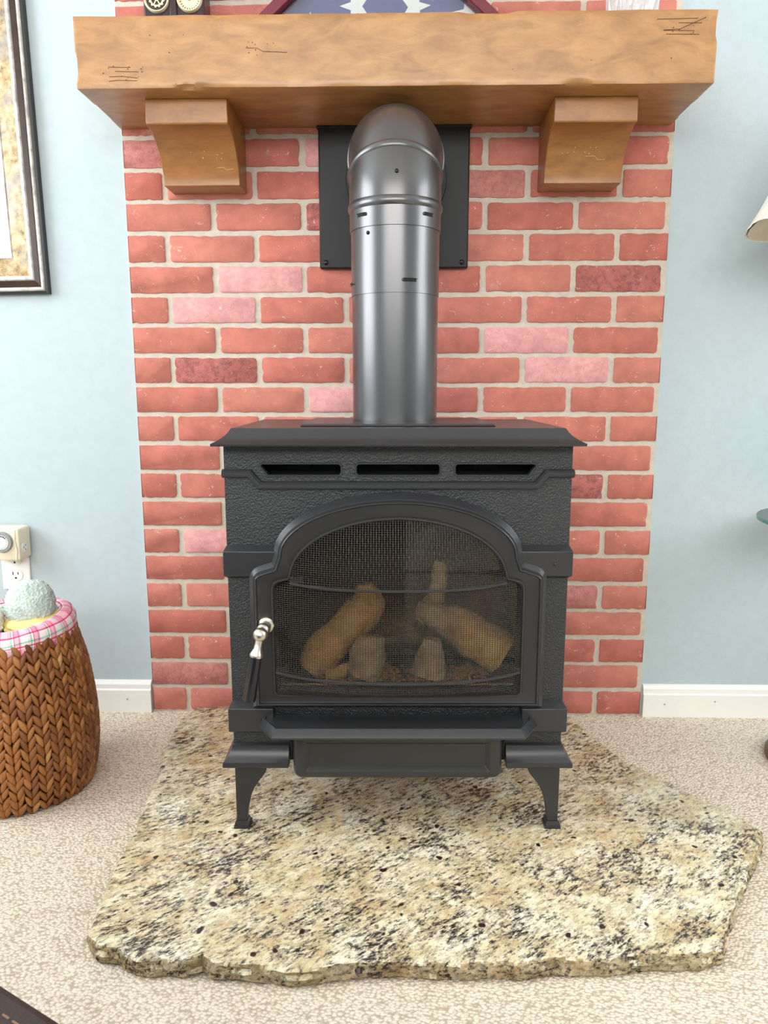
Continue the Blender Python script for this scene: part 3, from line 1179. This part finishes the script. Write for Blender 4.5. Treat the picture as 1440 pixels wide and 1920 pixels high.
# ash drawer face with recessed panel
b = MB()
ou = rrect(-.1815, .1815, .1060, .1960, .016, 6, (1, 1, 0, 0))
i1, i2 = rrect(-.1600, .1600, .1210, .1755, .004, 6, (1, 1, 0, 0)), rrect(-.1520, .1520, .1290, .1690, .002, 6, (1, 1, 0, 0))
b.loft([[(x, y, z) for x, z in P_] for P_, y in ((ou, .030), (ou, -.010), (offset_poly(ou, .0015), -.0165), (offset_poly(ou, .0050), -.0215), (offset_poly(ou, .0085), -.0230), (i1, -.0230), (i2, -.0150))])
b.build('ash_drawer_face', 'iron_smooth', SO, smooth=26)
for sx in (-1, 1):
    b = MB()
    b.tube([(sx * .1862, .006, .130), (sx * .1862, .006, .150), (sx * .1862, .006, .165)], .0030, 10)
    b.build('hinge_pin', 'black_hole', SO)

# firebox interior
b = MB()
b.box(-.225, .225, .262, .270, .232, .60)
b.box(-.230, -.222, .022, .27, .232, .60)
b.box(.222, .230, .022, .27, .232, .60)
b.box(-.230, .230, .022, .27, .600, .606)
b.box(-.230, .230, .022, .27, .230, .240)
b.build('firebox', 'firebox', SO, smooth=0)
b = MB()
b.loft([[(-.207, y, z), (.207, y, z)] for y, z in ((.008, .238), (.008, .2450), (.015, .2570), (.022, .2600), (.033, .2600), (.033, .238))], cap=False, closed=False)
for x in (-.125, .128):
    b.box(x - .002, x + .002, .012, .03, .246, .272)
b.build('firebox_ledge', 'ledge', SO, smooth=40)
b = MB()
b.box(-.15, .17, .040, .20, .240, .252)
b.build('burner_tray', 'black_hole', SO, bevel=.004)

# ceramic logs: each its own thing, lying in the firebox (world coordinates from the stove frame)
MS = Matrix.Translation((.0085, -.538, .030)) @ Matrix.Rotation(radians(1.2), 4, 'Z')


def log(label, path, rad, mat, seed, squash=1.0, sides=14, cutmat=None):
    rnd = random.Random(seed)
    P = [MS @ Vector(p) for p in path]
    pts, rs = [], []
    for i in range(len(P) - 1):          # Catmull-Rom style resample
        for k in range(6):
            t = k / 6
            p0, p1, p2, p3 = P[max(0, i - 1)], P[i], P[i + 1], P[min(len(P) - 1, i + 2)]
            pts.append(0.5 * ((2 * p1) + (p2 - p0) * t + (2 * p0 - 5 * p1 + 4 * p2 - p3) * t * t + (3 * p1 - p0 - 3 * p2 + p3) * t ** 3))
            rs.append(rad[i] * (1 - t) + rad[i + 1] * t)
    pts.append(P[-1]); rs.append(rad[-1])
    pts = [pts[0].lerp(pts[1], -.15)] + pts + [pts[-1].lerp(pts[-2], -.15)]
    rs = [rs[0] * .72] + rs + [rs[-1] * .72]
    b = MB()
    b.tube(pts, rs, sides)
    c = sum(P, Vector()) / len(P)
    vs = []
    for v in b.v:
        v = Vector(v)
        q = v * 38 + Vector((seed, 0, 0))
        vs.append(v + Vector((noise.noise(q), noise.noise(q + Vector((9, 0, 0))), noise.noise(q + Vector((0, 9, 0))))) * .0045)
    org = Vector((c.x, c.y, min(v.z for v in vs)))
    b.v = [tuple(v - org) for v in vs]
    o = b.build('ceramic_log', mat, None, smooth=50)
    o.location = org
    return tag(o, label, 'log', 'ceramic logs in the stove')


log('thick tan ceramic log leaning up at the left of the firebox', [(-.160, .080, .268), (-.138, .085, .296), (-.104, .092, .330), (-.072, .102, .360), (-.056, .108, .386), (-.060, .112, .420)], [.024, .037, .033, .036, .036, .016], 'log_tan', 1)
log('short grey bark stump standing left of centre in the firebox', [(-.062, .052, .268), (-.052, .055, .305), (-.048, .060, .338)], [.030, .034, .022], 'log_grey', 2)
log('long tan log with grey bark end slanting down at the right of the firebox', [(.036, .115, .372), (.075, .105, .360), (.112, .095, .346), (.150, .085, .323), (.194, .075, .298)], [.012, .026, .036, .040, .041], 'log_two_tone', 3)
log('small split grey log standing front centre on the embers', [(.056, .055, .268), (.060, .058, .300), (.062, .064, .332)], [.031, .027, .014], 'log_grey', 4)
log('forked thin brown branch rising behind the middle logs', [(.040, .115, .350), (.066, .130, .372), (.078, .140, .405), (.082, .145, .455)], [.013, .019, .016, .013], 'log_grey', 5)
log('dark charred log lying across the back of the firebox', [(-.06, .205, .300), (.02, .205, .310), (.11, .205, .312)], [.040, .044, .040], 'log_dark', 6)
log('small pointed grey twig lying at the left log foot', [(-.125, .060, .262), (-.100, .058, .272), (-.083, .06, .283)], [.013, .013, .007], 'log_tan', 7)
rnd = random.Random(21)
b = MB()
for _ in range(260):
    x, y = rnd.uniform(-.145, .165), rnd.uniform(.043, .12)
    r = rnd.uniform(.004, .0085)
    c = MS @ Vector((x, y, .252 + r * .6 + rnd.uniform(0, .004)))
    vs = [(c.x + r * dx * rnd.uniform(.6, 1.2), c.y + r * dy * rnd.uniform(.6, 1.2), c.z + r * dz * rnd.uniform(.5, 1)) for dx, dy, dz in ((1, 0, 0), (-1, 0, 0), (0, 1, 0), (0, -1, 0), (0, 0, 1), (0, 0, -1))]
    b.add(vs, [(0, 2, 4), (2, 1, 4), (1, 3, 4), (3, 0, 4), (2, 0, 5), (1, 2, 5), (3, 1, 5), (0, 3, 5)])
o = b.build('ember_bed', 'ember', None, smooth=0)
tag(o, 'bed of small amber glass ember chips in front of the ceramic logs', 'embers', kind='stuff')

# ------------------------------------------------------------------ stove pipe, elbow, wall plate
pcx, pcy, pr = .0008, -.280, .0836
SP = thing('stove_pipe', 'charcoal metal stove pipe rising from the stove and elbowing into the wall', 'stove pipe', (pcx, pcy, .7465))
Z0 = .7465


def pp(name, prof, mat='pipe'):
    b = MB()
    b.lathe([(r, z - Z0) for r, z in prof], (0, 0, 0), 64, cap=False)
    return b.build(name, mat, SP, smooth=30)


pp('lower_pipe', [(pr - .0015, .7465), (pr - .0015, .9805)])
sl = pp('pipe_sleeve', [(pr - .0014, .9772), (pr, .9775), (pr, 1.0955), (pr + .0008, 1.0957)])
co = pp('pipe_collar', [(pr, 1.0940), (pr + .0022, 1.0942), (pr + .0024, 1.1280), (pr + .0042, 1.1300), (pr + .0056, 1.1335), (pr + .0056, 1.1385), (pr + .0042, 1.1425), (pr + .0022, 1.1445)])


def on_pipe(a, z, r, u=0, v=0):
    """point on the cylinder at angle a (0 = towards the camera), u tangential metres"""
    a = a + u / r
    return (r * sin(a), -r * cos(a), z - Z0 + v)


def pslot(a, z, wd, hgt, r):
    b = MB()
    for (k, dr, sc) in ((0, .0028, 1.0), (1, .0016, .82)):
        pts = rrect(-wd / 2 * sc, wd / 2 * sc, -hgt / 2 * sc ** 2, hgt / 2 * sc ** 2, hgt / 2 * sc ** 2 * .95, 4)
        if k == 0:
            ring_out = [on_pipe(a, z, r + .0002, u, v) for u, v in pts]
            ring_mid = [on_pipe(a, z, r + dr, u * .95, v * .9) for u, v in pts]
        else:
            inn = [on_pipe(a, z, r + .0014, u, v) for u, v in pts]
    b.loft([ring_out, ring_mid, inn], cap=False)
    o = b.build('pipe_slot_rim', 'pipe', SP, smooth=60)
    h = MB()
    h.add(inn, [tuple(range(len(inn)))])
    h.build('pipe_slot', 'black_hole', o, smooth=0)


for a, z in ((-.78, 1.1155), (.78, 1.1155)):
    pslot(a, z, .026, .0060, pr + .0022)
pslot(.33, .9995, .030, .0062, pr)
pslot(-1.32, .9995, .030, .0050, pr)


def rivet(pos, nrm, parent, r=.0035):
    nrm = Vector(nrm).normalized()
    a = Vector((0, 0, 1)).cross(nrm).normalized()
    c = nrm.cross(a)
    b = MB()
    b.loft([[Vector(pos) + (a * cos(t * pi / 5) + c * sin(t * pi / 5)) * rr + nrm * h for t in range(10)] for rr, h in ((r, 0), (r * .95, .0012), (r * .5, .0022), (.0001, .0024))], cap=False)
    return b.build('rivet', 'screw', parent, smooth=60)


rivet(on_pipe(-.62, 1.083, pr), on_pipe(-.62, Z0, 1), SP)
# elbow: pivot behind the pipe, 27 degrees, then on to the horizontal run
R, zs = .115, 1.1445
py0 = R                                        # pivot is R behind the pipe axis (local y)


def ecirc(th, r, dy=0.0):
    """cross-section ring of the elbow at turn angle th (0 horizontal ring, 90 deg vertical ring)"""
    c = Vector((0, py0 - R * cos(th), zs - Z0 + R * sin(th)))
    e = Vector((0, -cos(th), sin(th)))          # outward radial direction
    t = Vector((0, sin(th), cos(th)))           # along the axis
    return [c + t * dy + (Vector((1, 0, 0)) * sin(2 * pi * k / 64) + e * cos(2 * pi * k / 64)) * r for k in range(64)]


t1 = radians(27)
b = MB()
b.loft([ecirc(0, pr + .0020)] + [ecirc(t1 * k / 6, pr + .0026 + .0004 * k / 6) for k in range(7)], cap=False)
g1 = b.build('elbow_gore', 'pipe', SP, smooth=30)
b = MB()
b.loft([ecirc(t1, pr + .0028, d) if False else ecirc(t1 + d / R, r) for d, r in ((-.004, pr + .0026), (-.003, pr + .0050), (.0005, pr + .0068), (.0035, pr + .0062), (.0045, pr + .0035), (.0055, pr + .0020))], cap=False)
b.build('elbow_bead', 'pipe', SP, smooth=60)
b = MB()
b.loft([ecirc(t1 + (pi / 2 - t1) * k / 10, pr + .0020 + .0095 * k / 10) for k in range(11)], cap=False)
b.build('elbow_gore', 'pipe', SP, smooth=30)
b = MB()
b.loft([ecirc(pi / 2, r, d) for d, r in ((-.002, pr + .0115), (-.0015, pr + .0135), (.000, pr + .0142), (.0015, pr + .0135), (.002, pr + .0050))], cap=False)
b.build('elbow_bead', 'pipe', SP, smooth=60)
b = MB()
yend = -pcy - R - .026 
b.loft([ecirc(pi / 2, pr + .004, d) for d in (0, yend)], cap=False)
b.build('horizontal_pipe', 'pipe', SP, smooth=30)
b = MB()
b.loft([ecirc(pi / 2, r, yend + d) for d, r in ((-.001, pr + .003), (-.003, pr + .010), (-.002, .1095), (.002, .1108), (.004, .1108))], cap=False)
b.build('trim_ring', 'plate_black', SP, smooth=40)
a27 = .5
e = Vector((0, -cos(t1 * .42), sin(t1 * .42)))
rivet(Vector((0, py0, zs - Z0)) + e * (R + pr + .0026) + Vector((.003, 0, 0)), e, g1, .0040)

wp = thing('wall_plate', 'flat black steel heat plate on the brick behind the pipe elbow', 'wall plate', (-.0045, -.0045, 1.0715))
boxo('plate', 'plate_black', (-.1660, .1660, -.0150, .0, 0, .2995), wp, bevel=.003)
boxo('plate_flange', 'plate_black', (-.1700, .1700, -.0175, -.0005, .2950, .2995), wp, bevel=.001)
for x in (-.152, .152):
    b = MB()
    b.lathe([(.0058, 0), (.0056, -.0018), (.0040, -.0034), (.0015, -.0040)], (x, -.0150, .0125), 16, 'y')
    sc = b.build('screw', 'screw', wp, smooth=50)

# ------------------------------------------------------------------ things on the mantel
ZM = MZ1
ck = thing('desk_clock', 'dark wooden twin dial clock on the left of the mantel', 'clock', (-.4535, -.10, ZM))
boxo('case', 'darkwood', (-.0625, .0625, .0, .055, 0, .150), ck, bevel=.004)
boxo('case_base', 'darkwood', (-.070, .070, -.008, .062, 0, .022), ck, bevel=.003)
boxo('case_pillar', 'darkwood', (-.007, .007, -.006, .004, .022, .145), ck, bevel=.002)
for x, nm in ((-.0335, 'gear_dial'), (.0335, 'hand_dial')):
    b = MB()
    b.lathe([(.0215, .001), (.0225, -.006), (.0250, -.008), (.0262, -.004), (.0262, .001)], (x, 0, .0865), 36, 'y', cap=False)
    dz = b.build(nm, 'cream', ck, smooth=40)
    b = MB()
    b.lathe([(.0222, -.0010), (.0001, -.0011)], (x, 0, .0865), 36, 'y')
    b.build('dial_face', 'dial_dark' if x < 0 else 'cream', dz, smooth=0)
    b = MB()
    if x < 0:
        pts = []
        for k in range(48):
            rr = .0165 if (k // 2) % 2 else .0142
            pts.append((rr * cos(2 * pi * k / 48), rr * sin(2 * pi * k / 48)))
        inner = [(.0115 * cos(2 * pi * k / 24), .0115 * sin(2 * pi * k / 24)) for k in range(24)]
        b.holed([(x + p, .0865 + q) for p, q in pts], [[(x + p, .0865 + q) for p, q in reversed(inner)]], -.0035, -.0015)
        for k in range(3):
            a = k * pi / 3
            dx, dq = cos(a) * .0118, sin(a) * .0118
            b.tube([(x - dx, -.0025, .0865 - dq), (x + dx, -.0025, .0865 + dq)], .0013, 5)
        b.lathe([(.0045, -.004), (.0045, -.0015)], (x, 0, .0865), 16, 'y')
        b.build('gear_wheel', 'cream', dz, smooth=0)
    else:
        for k in range(24):
            a = 2 * pi * k / 24
            b.tube([(x + .0175 * cos(a), -.0016, .0865 + .0175 * sin(a)), (x + .0208 * cos(a), -.0016, .0865 + .0208 * sin(a))], .0006, 4)
        b.tube([(x - .003, -.003, .0835), (x + .012, -.003, .0995)], .0010, 5)
        b.lathe([(.003, -.0045), (.003, -.001)], (x, 0, .0865), 14, 'y')
        b.build('hands_and_ticks', 'ink', dz, smooth=0)

fc = thing('flag_case', 'burgundy triangular case holding a folded blue flag with white stars', 'flag case', (-.037, -.10, ZM))
hb, ht, fw = .308, .272, .0265
tri = [(-hb, 0), (hb, 0), (0, ht)]
tin = offset_poly(tri, fw)
for name, (i, j) in (('case_rail', (0, 1)), ('case_rail', (1, 2)), ('case_rail', (2, 0))):
    b = MB()
    b.prism([tri[i], tri[j], tin[j], tin[i]], 0, .085, 'y')
    b.build(name, 'burgundy', fc, bevel=.002, smooth=20)
b = MB()
b.prism(offset_poly(tri, fw - .003), .030, .080, 'y')
fl = b.build('folded_flag', 'flag_blue', fc, smooth=0)
for sxp, szp, rot in ((-.139, .040, 0.05), (-.046, .083, .30), (.075, .081, -.25), (.186, .066, .2), (-.085, .150, .1), (.035, .150, .3), (.12, .125, .4), (-.02, .215, .3)):
    pts = []
    for k in range(10):
        rr = .034 if k % 2 == 0 else .0132
        a = rot + pi / 2 + k * pi / 5
        pts.append((sxp + rr * cos(a), szp + rr * sin(a)))
    b = MB()
    b.prism(pts, .0288, .0302, 'y')
    b.build('star', 'flag_white', fl, smooth=0)
b = MB()
b.prism(offset_poly(tri, fw - .002), .012, .014, 'y')
b.build('glass_front', 'clear_glass', fc, smooth=0)

cv = thing('crystal_vase', 'clear cut crystal vase on the right end of the mantel', 'vase', (.476, -.10, ZM))
b = MB()
prof_o = [(.034, 0), (.046, .004), (.048, .02), (.050, .045), (.052, .07), (.054, .10), (.056, .125), (.054, .127)]
prof_i = [(.050, .125), (.046, .06), (.040, .016), (.0001, .013)]
loops = []
for pi_, (r, h) in enumerate(prof_o + prof_i):
    L = []
    for k in range(48):
        a = 2 * pi * k / 48
        cutd = 0
        if 1 < pi_ < 6:
            cutd = .0026 * (((k + pi_ * 2) % 4) in (0,)) + .0026 * (((k - pi_ * 2) % 4) in (0,))
        L.append(((r - cutd) * cos(a), (r - cutd) * sin(a), h))
    loops.append(L)
b.loft(loops)
b.build('cut_glass_body', 'crystal', cv, smooth=0)

# ------------------------------------------------------------------ framed picture on the left wall area
FX1, FZ0, FWD, FHT = -.7965, 1.0205, .62, .86
pf = thing('picture_frame', 'large distressed gold and silver picture frame hanging left of the brick', 'picture frame', (FX1, YW, FZ0))
pf.rotation_euler = (0, radians(-1.0), 0)
steps = [('frame_black', [(0, 0), (0, -.030), (.003, -.033), (.005, -.033)]),
         ('frame_silver', [(.005, -.033), (.007, -.037), (.0105, -.037), (.012, -.033)]),
         ('frame_brown', [(.012, -.033), (.015, -.024), (.0165, -.0225), (.018, -.024), (.022, -.028), (.0245, -.030)]),
         ('frame_silver', [(.0245, -.030), (.0265, -.034), (.031, -.034), (.033, -.0305)]),
         ('frame_gold', [(.033, -.0305), (.045, -.026), (.062, -.016), (.0655, -.014)]),
         ('frame_silver', [(.0655, -.014), (.067, -.017), (.0715, -.016), (.073, -.010), (.073, -.004)])]
SIDES = [('bottom', lambda s, t: (-t, s), FWD), ('right', lambda s, t: (-s, t), FHT), ('top', lambda s, t: (-t, FHT - s), FWD), ('left', lambda s, t: (-FWD + s, t), FHT)]
for nm, fn, length in SIDES:
    rail = None
    for mat, prof in steps:
        prof = [(q * 1.2, y * .55) for q, y in prof]
        b = MB()
        L0 = [fn(s, s) for s, y in prof]
        L1 = [fn(s, length - s) for s, y in prof]
        loops = [[(p[0], y, p[1]) for p, (s, y) in zip(L0, prof)], [(p[0], y, p[1]) for p, (s, y) in zip(L1, prof)]]
        b.loft(loops, cap=False, closed=False)
        o = b.build('frame_rail' if rail is None else {'frame_silver': 'silver_bead', 'frame_brown': 'brown_cove', 'frame_gold': 'gold_slope'}[mat], mat, rail or pf, smooth=40)
        if rail is None:
            rail = o
boxo('mat_board', 'mat_board', (-FWD + .084, -.084, -.0040, -.0022, .084, FHT - .084), pf)
boxo('print', 'art', (-FWD + .14, -.14, -.0045, -.0040, .14, FHT - .14), pf)
boxo('backing', 'frame_black', (-FWD + .002, -.002, -.0020, -.0005, .002, FHT - .002), pf)

# ------------------------------------------------------------------ outlet and timer
ou = thing('wall_outlet', 'white duplex wall outlet plate behind the basket', 'outlet', (-.9330, YW, .3725))
boxo('cover_plate', 'white_plastic', (-.0352, .0352, -.006, 0, -.0575, .0575), ou, bevel=.003)
for z in (-.0195, .0195):
    b = MB()
    b.prism(rrect(-.0168, .0168, z - .0142, z + .0142, .012, 6), -.0080, -.003, 'y')
    rc = b.build('receptacle', 'white_plastic', ou, smooth=40)
    b = MB()
    b.box(-.0075, -.0052, -.0083, -.0078, z + .000, z + .0080)
    b.box(.0050, .0072, -.0083, -.0078, z + .001, z + .0070)
    b.lathe([(.0026, -.0083), (.0026, -.0078)], (0, 0, z - .0075), 12, 'y')
    b.build('slot', 'dark_slot', rc, smooth=0)
tm = thing('plug_in_timer', 'beige plug-in timer with a round grey dial in the wall outlet', 'timer', (-.9230, YW - .0085, .4300))
b = MB()
pt = rrect(-.0430, .0330, -.0290, .0480, .006, 4)
b.loft([[(x, y, z) for x, z in P_] for P_, y in ((pt, 0), (pt, -.046), (offset_poly(pt, .0015), -.0495), (offset_poly(pt, .005), -.0515))])
body = b.build('timer_body', 'beige_plastic', tm, smooth=35)
b = MB()
b.tube([(.0245, -.0505, .046), (.0225, -.0520, .02), (.0265, -.0520, -.005), (.0235, -.0510, -.027)], .0024, 8)
b.build('timer_ridge', 'beige_plastic', tm, smooth=60)
b = MB()
b.lathe([(.0245, -.050), (.0250, -.057), (.0235, -.0595), (.0190, -.0600), (.0180, -.0580), (.0001, -.0580)], (-.0060, 0, .0170), 40, 'y')
dl = b.build('timer_dial', 'grey_plastic', tm, smooth=35)
b = MB()
b.lathe([(.0178, -.0592), (.0176, -.0600), (.0100, -.0606), (.0001, -.0608)], (-.0060, 0, .0170), 32, 'y')
b.build('dial_disc', 'white_plastic', dl, smooth=35)
b = MB()
for k in range(24):
    a = 2 * pi * k / 24
    ww = .0011 if 3 <= k <= 9 else .0004
    b.tube([(-.0060 + .0128 * cos(a), -.0606, .0170 + .0128 * sin(a)), (-.0060 + .0168 * cos(a), -.0604, .0170 + .0168 * sin(a))], ww, 4)
b.build('dial_marks', 'ink', dl, smooth=0)
b = MB()
b.prism([(p[0], p[1]) for p in rrect(-.041, -.019, -.012, .010, .008, 5)], .0325, .0345, 'x')
so_ = b.build('side_socket', 'white_plastic', tm, smooth=40)
b = MB()
for y, z in ((-.026, .004), (-.034, .000), (-.026, -.006)):
    b.box(.0343, .0348, y - .0012, y + .0012, z - .0016, z + .0016)
b.build('slot', 'dark_slot', so_, smooth=0)

# ------------------------------------------------------------------ woven basket with toys
BC = Vector((-.764, -.348, 0))
BHT = .325
bk = thing('woven_basket', 'round brown woven water hyacinth basket on the carpet by the left wall', 'basket', BC)


def brad(z):
    t = max(0, min(1, z / BHT))
    return .130 + .020 * sin(pi * min(1, t * 1.02) ** .75) - .004 * t - .006 * max(0, t - .8) * 5


b = MB()
prof = [(brad(0) - .012, .001)] + [(brad(BHT * k / 12) - .006, BHT * k / 12 + (.002 if k == 0 else 0)) for k in range(13)] + [(brad(BHT) - .014, BHT), (brad(.1) - .016, .10), (.0005, .09)]
b.lathe(prof, (0, 0, 0), 48)
b.build('basket_core', 'basket_core', bk, smooth=40)


def strand_mesh():
    b = MB()
    prof = [(-1, .10), (-.72, .55), (-.3, .95), (.15, 1.0), (.6, .66), (1, .08)]
    loops = []
    for t, r in prof:
        loops.append([(r * cos(2 * pi * k / 6) + .25 * t * t, r * sin(2 * pi * k / 6) - .0, t) for k in range(6)])
    b.loft(loops)
    o = b.build('strand', 'strand', smooth=70)
    me = o.data
    bpy.data.objects.remove(o)
    return me


sm = strand_mesh()
ncol, rowp = 35, .0195
cells = []
rs_ = random.Random(8)
for c in range(ncol):
    off = rs_.uniform(-.004, .004)
    for r in range(int(BHT / rowp) + 1):
        for sd in (-1, 1):
            z = .011 + r * rowp + off + rs_.uniform(-.0015, .0015) + (0 if sd < 0 else .003)
            if z > BHT + .001:
                continue
            a = 2 * pi * (c + .5 + sd * .245) / ncol
            cells.append((a, z, sd))


def strand_matrix(a, z, sd):
    R_ = brad(z)
    p = Vector((R_ * cos(a), R_ * sin(a), z))
    n_ = Vector((cos(a), sin(a), 0))
    t_ = Vector((-sin(a), cos(a), 0))
    dr = (brad(z + .01) - brad(z - .01)) / .02
    up = (Vector((0, 0, 1)) + n_ * dr).normalized()
    ang = sd * radians(24) + rs_.uniform(-.08, .08)
    zl = (up * cos(ang) + t_ * sin(ang)).normalized()      # leaves spread upwards and outwards from the rib
    xl = (t_ - zl * t_.dot(zl)).normalized() * sd
    yl = zl.cross(xl)
    m = Matrix((xl, yl, zl)).transposed().to_4x4()
    sc = Matrix.Diagonal((.0060 * rs_.uniform(.85, 1.15), .0050, .0165 * rs_.uniform(.9, 1.12), 1))
    return Matrix.Translation(p) @ m @ sc


cv_ = Vector((.0123, -1.7468, .8072))


def vis_key(cell):
    a, z, sd = cell
    p = BC + Vector((brad(z) * cos(a), brad(z) * sin(a), z))
    n_ = Vector((cos(a), sin(a), 0))
    v = (cv_ - p).normalized()
    fx = (p.x - cv_.x) / (p.y - cv_.y)
    inframe = fx > -.56
    return (0 if (n_.dot(v) > -.05 and inframe) else 1, -n_.dot(v) / (cv_ - p).length)


cells.sort(key=vis_key)
for cell in cells[:300]:
    o = bpy.data.objects.new('strand', sm)
    o.parent = bk
    o.matrix_local = strand_matrix(*cell)
    COL.objects.link(o)
b = MB()
for cell in cells[300:]:
    m = strand_matrix(*cell)
    b.add([m @ v.co for v in sm.vertices], [tuple(p.vertices) for p in sm.polygons])
tag(b.build('woven_strands', 'strand', bk, smooth=70), kind='stuff')
# plaid cloth stuffed around the inside of the rim
b = MB()
uv = []
NS = 96
prof = [(.110, .250), (.1165, .300), (.1200, .325), (.1220, .338), (.1190, .351), (.1090, .360), (.0960, .360), (.084, .352), (.074, .340), (.070, .325)]
loops = []
for pi_, (r, z) in enumerate(prof):
    L = []
    for k in range(NS):
        a = 2 * pi * k / NS
        nz_ = noise.noise(Vector((cos(a) * 2.2, sin(a) * 2.2, pi_ * .35)))
        rr_ = r + .004 * nz_
        # the cloth stands higher at the back right of the basket
        hz = .010 * cos(a - radians(55)) + .005 * nz_
        L.append((BC.x + rr_ * cos(a), BC.y + rr_ * sin(a), z + (hz if pi_ > 2 else 0)))
        uv.append((k / NS if k <= NS / 2 else 1 - k / NS, pi_ / (len(prof) - 1)))
    loops.append(L)
b.loft(loops, cap=False)
uv = [(2 * u, v * 1.0) for u, v in uv]
o = b.build('plaid_cloth', 'plaid', None, smooth=70, uv=uv)
tag(o, 'pink and white plaid cloth tucked around the basket rim', 'cloth')


def blob(name, mat, c, r, seed, amp, freq, sub=5, label='', cat='', fine=(0, 0)):
    bm = bmesh.new()
    bmesh.ops.create_icosphere(bm, subdivisions=sub, radius=1)
    for v in bm.verts:
        d = v.co.normalized()
        p = Vector((d.x * r[0], d.y * r[1], d.z * r[2]))
        k = 1 + amp * noise.noise(d * freq + Vector((seed, 0, 0)))
        f = fine[0] * abs(noise.noise(p * fine[1] + Vector((0, seed, 0)))) + fine[0] * .6 * abs(noise.noise(p * fine[1] * 2.1 + Vector((seed, 0, 7)))) if fine[0] else 0
        v.co = p * k + d * f
    me = bpy.data.meshes.new(name)
    bm.to_mesh(me)
    bm.free()
    me.materials.append(M[mat])
    me.polygons.foreach_set('use_smooth', [True] * len(me.polygons))
    o = bpy.data.objects.new(name, me)
    o.location = c
    COL.objects.link(o)
    return tag(o, label, cat)


blob('fleece_toy', 'mint_plush', (-.722, -.345, .384), (.046, .044, .044), 3, .10, 1.4, 6, 'mint grey curly fleece plush toy on top in the basket', 'plush toy', (.0050, 280))
blob('white_plush_toy', 'white_plush', (-.815, -.385, .362), (.052, .040, .048), 9, .12, 1.5, 6, 'white plush toy at the left in the woven basket', 'plush toy', (.005, 140))
blob('yellow_cloth_toy', 'yellow_cloth', (-.710, -.345, .347), (.062, .058, .021), 5, .18, 2.4, 5, 'yellow cloth toy under the mint grey fleece in the basket', 'cloth toy', (.003, 40))

# ------------------------------------------------------------------ floor lamp with glass tray at the right edge
LX, LY = .953, -.235
fl_ = thing('floor_lamp', 'floor lamp with ivory pleated shade and glass tray at the right edge', 'floor lamp', (LX, LY, 0))
b = MB()
b.lathe([(.132, 0), (.134, .006), (.133, .012), (.124, .016), (.126, .022), (.122, .028), (.108, .033), (.108, .038), (.085, .045), (.050, .052), (.030, .060), (.020, .075)], (0, 0, 0), 48)
b.build('lamp_base', 'lampwood', fl_, smooth=30)
b = MB()
b.lathe([(.012, .07), (.012, .50), (.018, .515), (.022, .53), (.014, .545), (.012, .57), (.012, 1.02), (.018, 1.04), (.010, 1.06), (.008, 1.33)], (0, 0, 0), 24)
b.build('lamp_pole', 'brass', fl_, smooth=40)
b = MB()
b.lathe([(.001, .530), (.188, .530), (.188, .5385), (.001, .5385)], (0, 0, 0), 64)
tr = b.build('glass_tray', 'tray_glass', fl_, smooth=30)
b = MB()
b.lathe([(.1880, .5300), (.1895, .5315), (.1895, .5370), (.1880, .5385)], (0, 0, 0), 64, cap=False)
b.build('tray_edge', 'tray_edge', tr, smooth=50)
NSH = 72


def shade_loop(r, z, pleat, scal=0.0):
    return [((r + pleat * (k % 2)) * cos(2 * pi * k / NSH), (r + pleat * (k % 2)) * sin(2 * pi * k / NSH), z - scal * abs(sin(6 * 2 * pi * k / NSH / 2))) for k in range(NSH)]


b = MB()
b.loft([shade_loop(r, z, .003, s_) for r, z, s_ in ((.252, 1.106, .008), (.247, 1.112, .006), (.232, 1.135, .002), (.212, 1.175, 0), (.180, 1.25, 0), (.150, 1.33, 0), (.128, 1.39, 0))], cap=False)
b.v = [(x, y, z + .018) for x, y, z in b.v]
sh = b.build('lamp_shade', 'shade', fl_, smooth=0)
b = MB()
b.loft([shade_loop(r - .004, z, .001, s_) for r, z, s_ in ((.252, 1.107, .008), (.232, 1.135, .002), (.212, 1.175, 0), (.180, 1.25, 0), (.150, 1.33, 0), (.128, 1.389, 0))], cap=False)
b.v = [(x, y, z + .018) for x, y, z in b.v]
b.build('shade_lining', 'shade_in', sh, smooth=0)
b = MB()
b.lathe([(.018, 1.17), (.030, 1.20), (.028, 1.235), (.013, 1.265), (.012, 1.285)], (0, 0, 0), 20)
b.build('bulb', 'white_plastic', fl_, smooth=60)
b = MB()
for k in range(3):
    a = 2 * pi * k / 3
    b.tube([(0, 0, 1.325), (.150 * cos(a), .150 * sin(a), 1.325)], .002, 6)
b.build('shade_spider', 'brass', fl_)

# ------------------------------------------------------------------ leather ottoman, only its far corner edge is in view
ang = math.atan2(-.0268, .0495)
ot = thing('leather_ottoman', 'dark brown stitched leather ottoman at the lower left corner', 'ottoman', (-.2985, -1.2965, 0), ang)
b = MB()
b.prism(rrect(-.42, .42, .06, .420, .010, 5), -.60, .0, 'y')
b.build('cushion', 'leather', ot, smooth=30, bevel=.006, bseg=3)
b = MB()
for zz in (.4125,):
    b.tube([(-.412, -.004, zz), (.412, -.004, zz)], .0042, 8)
b.build('piping', 'leather', ot, smooth=60)
b = MB()
for k in range(82):
    x = -.40 + k * .0098
    b.box(x, x + .0062, -.0165, -.0152, .4195, .4206)
tag(b.build('stitching', 'thread', ot, smooth=0), kind='stuff')
for sx in (-.37, .25):
    for sy in (-.55, -.05):
        b = MB()
        b.lathe([(.016, 0), (.022, .062)], (sx, sy, 0), 16)
        b.build('leg', 'darkwood', ot, smooth=40)
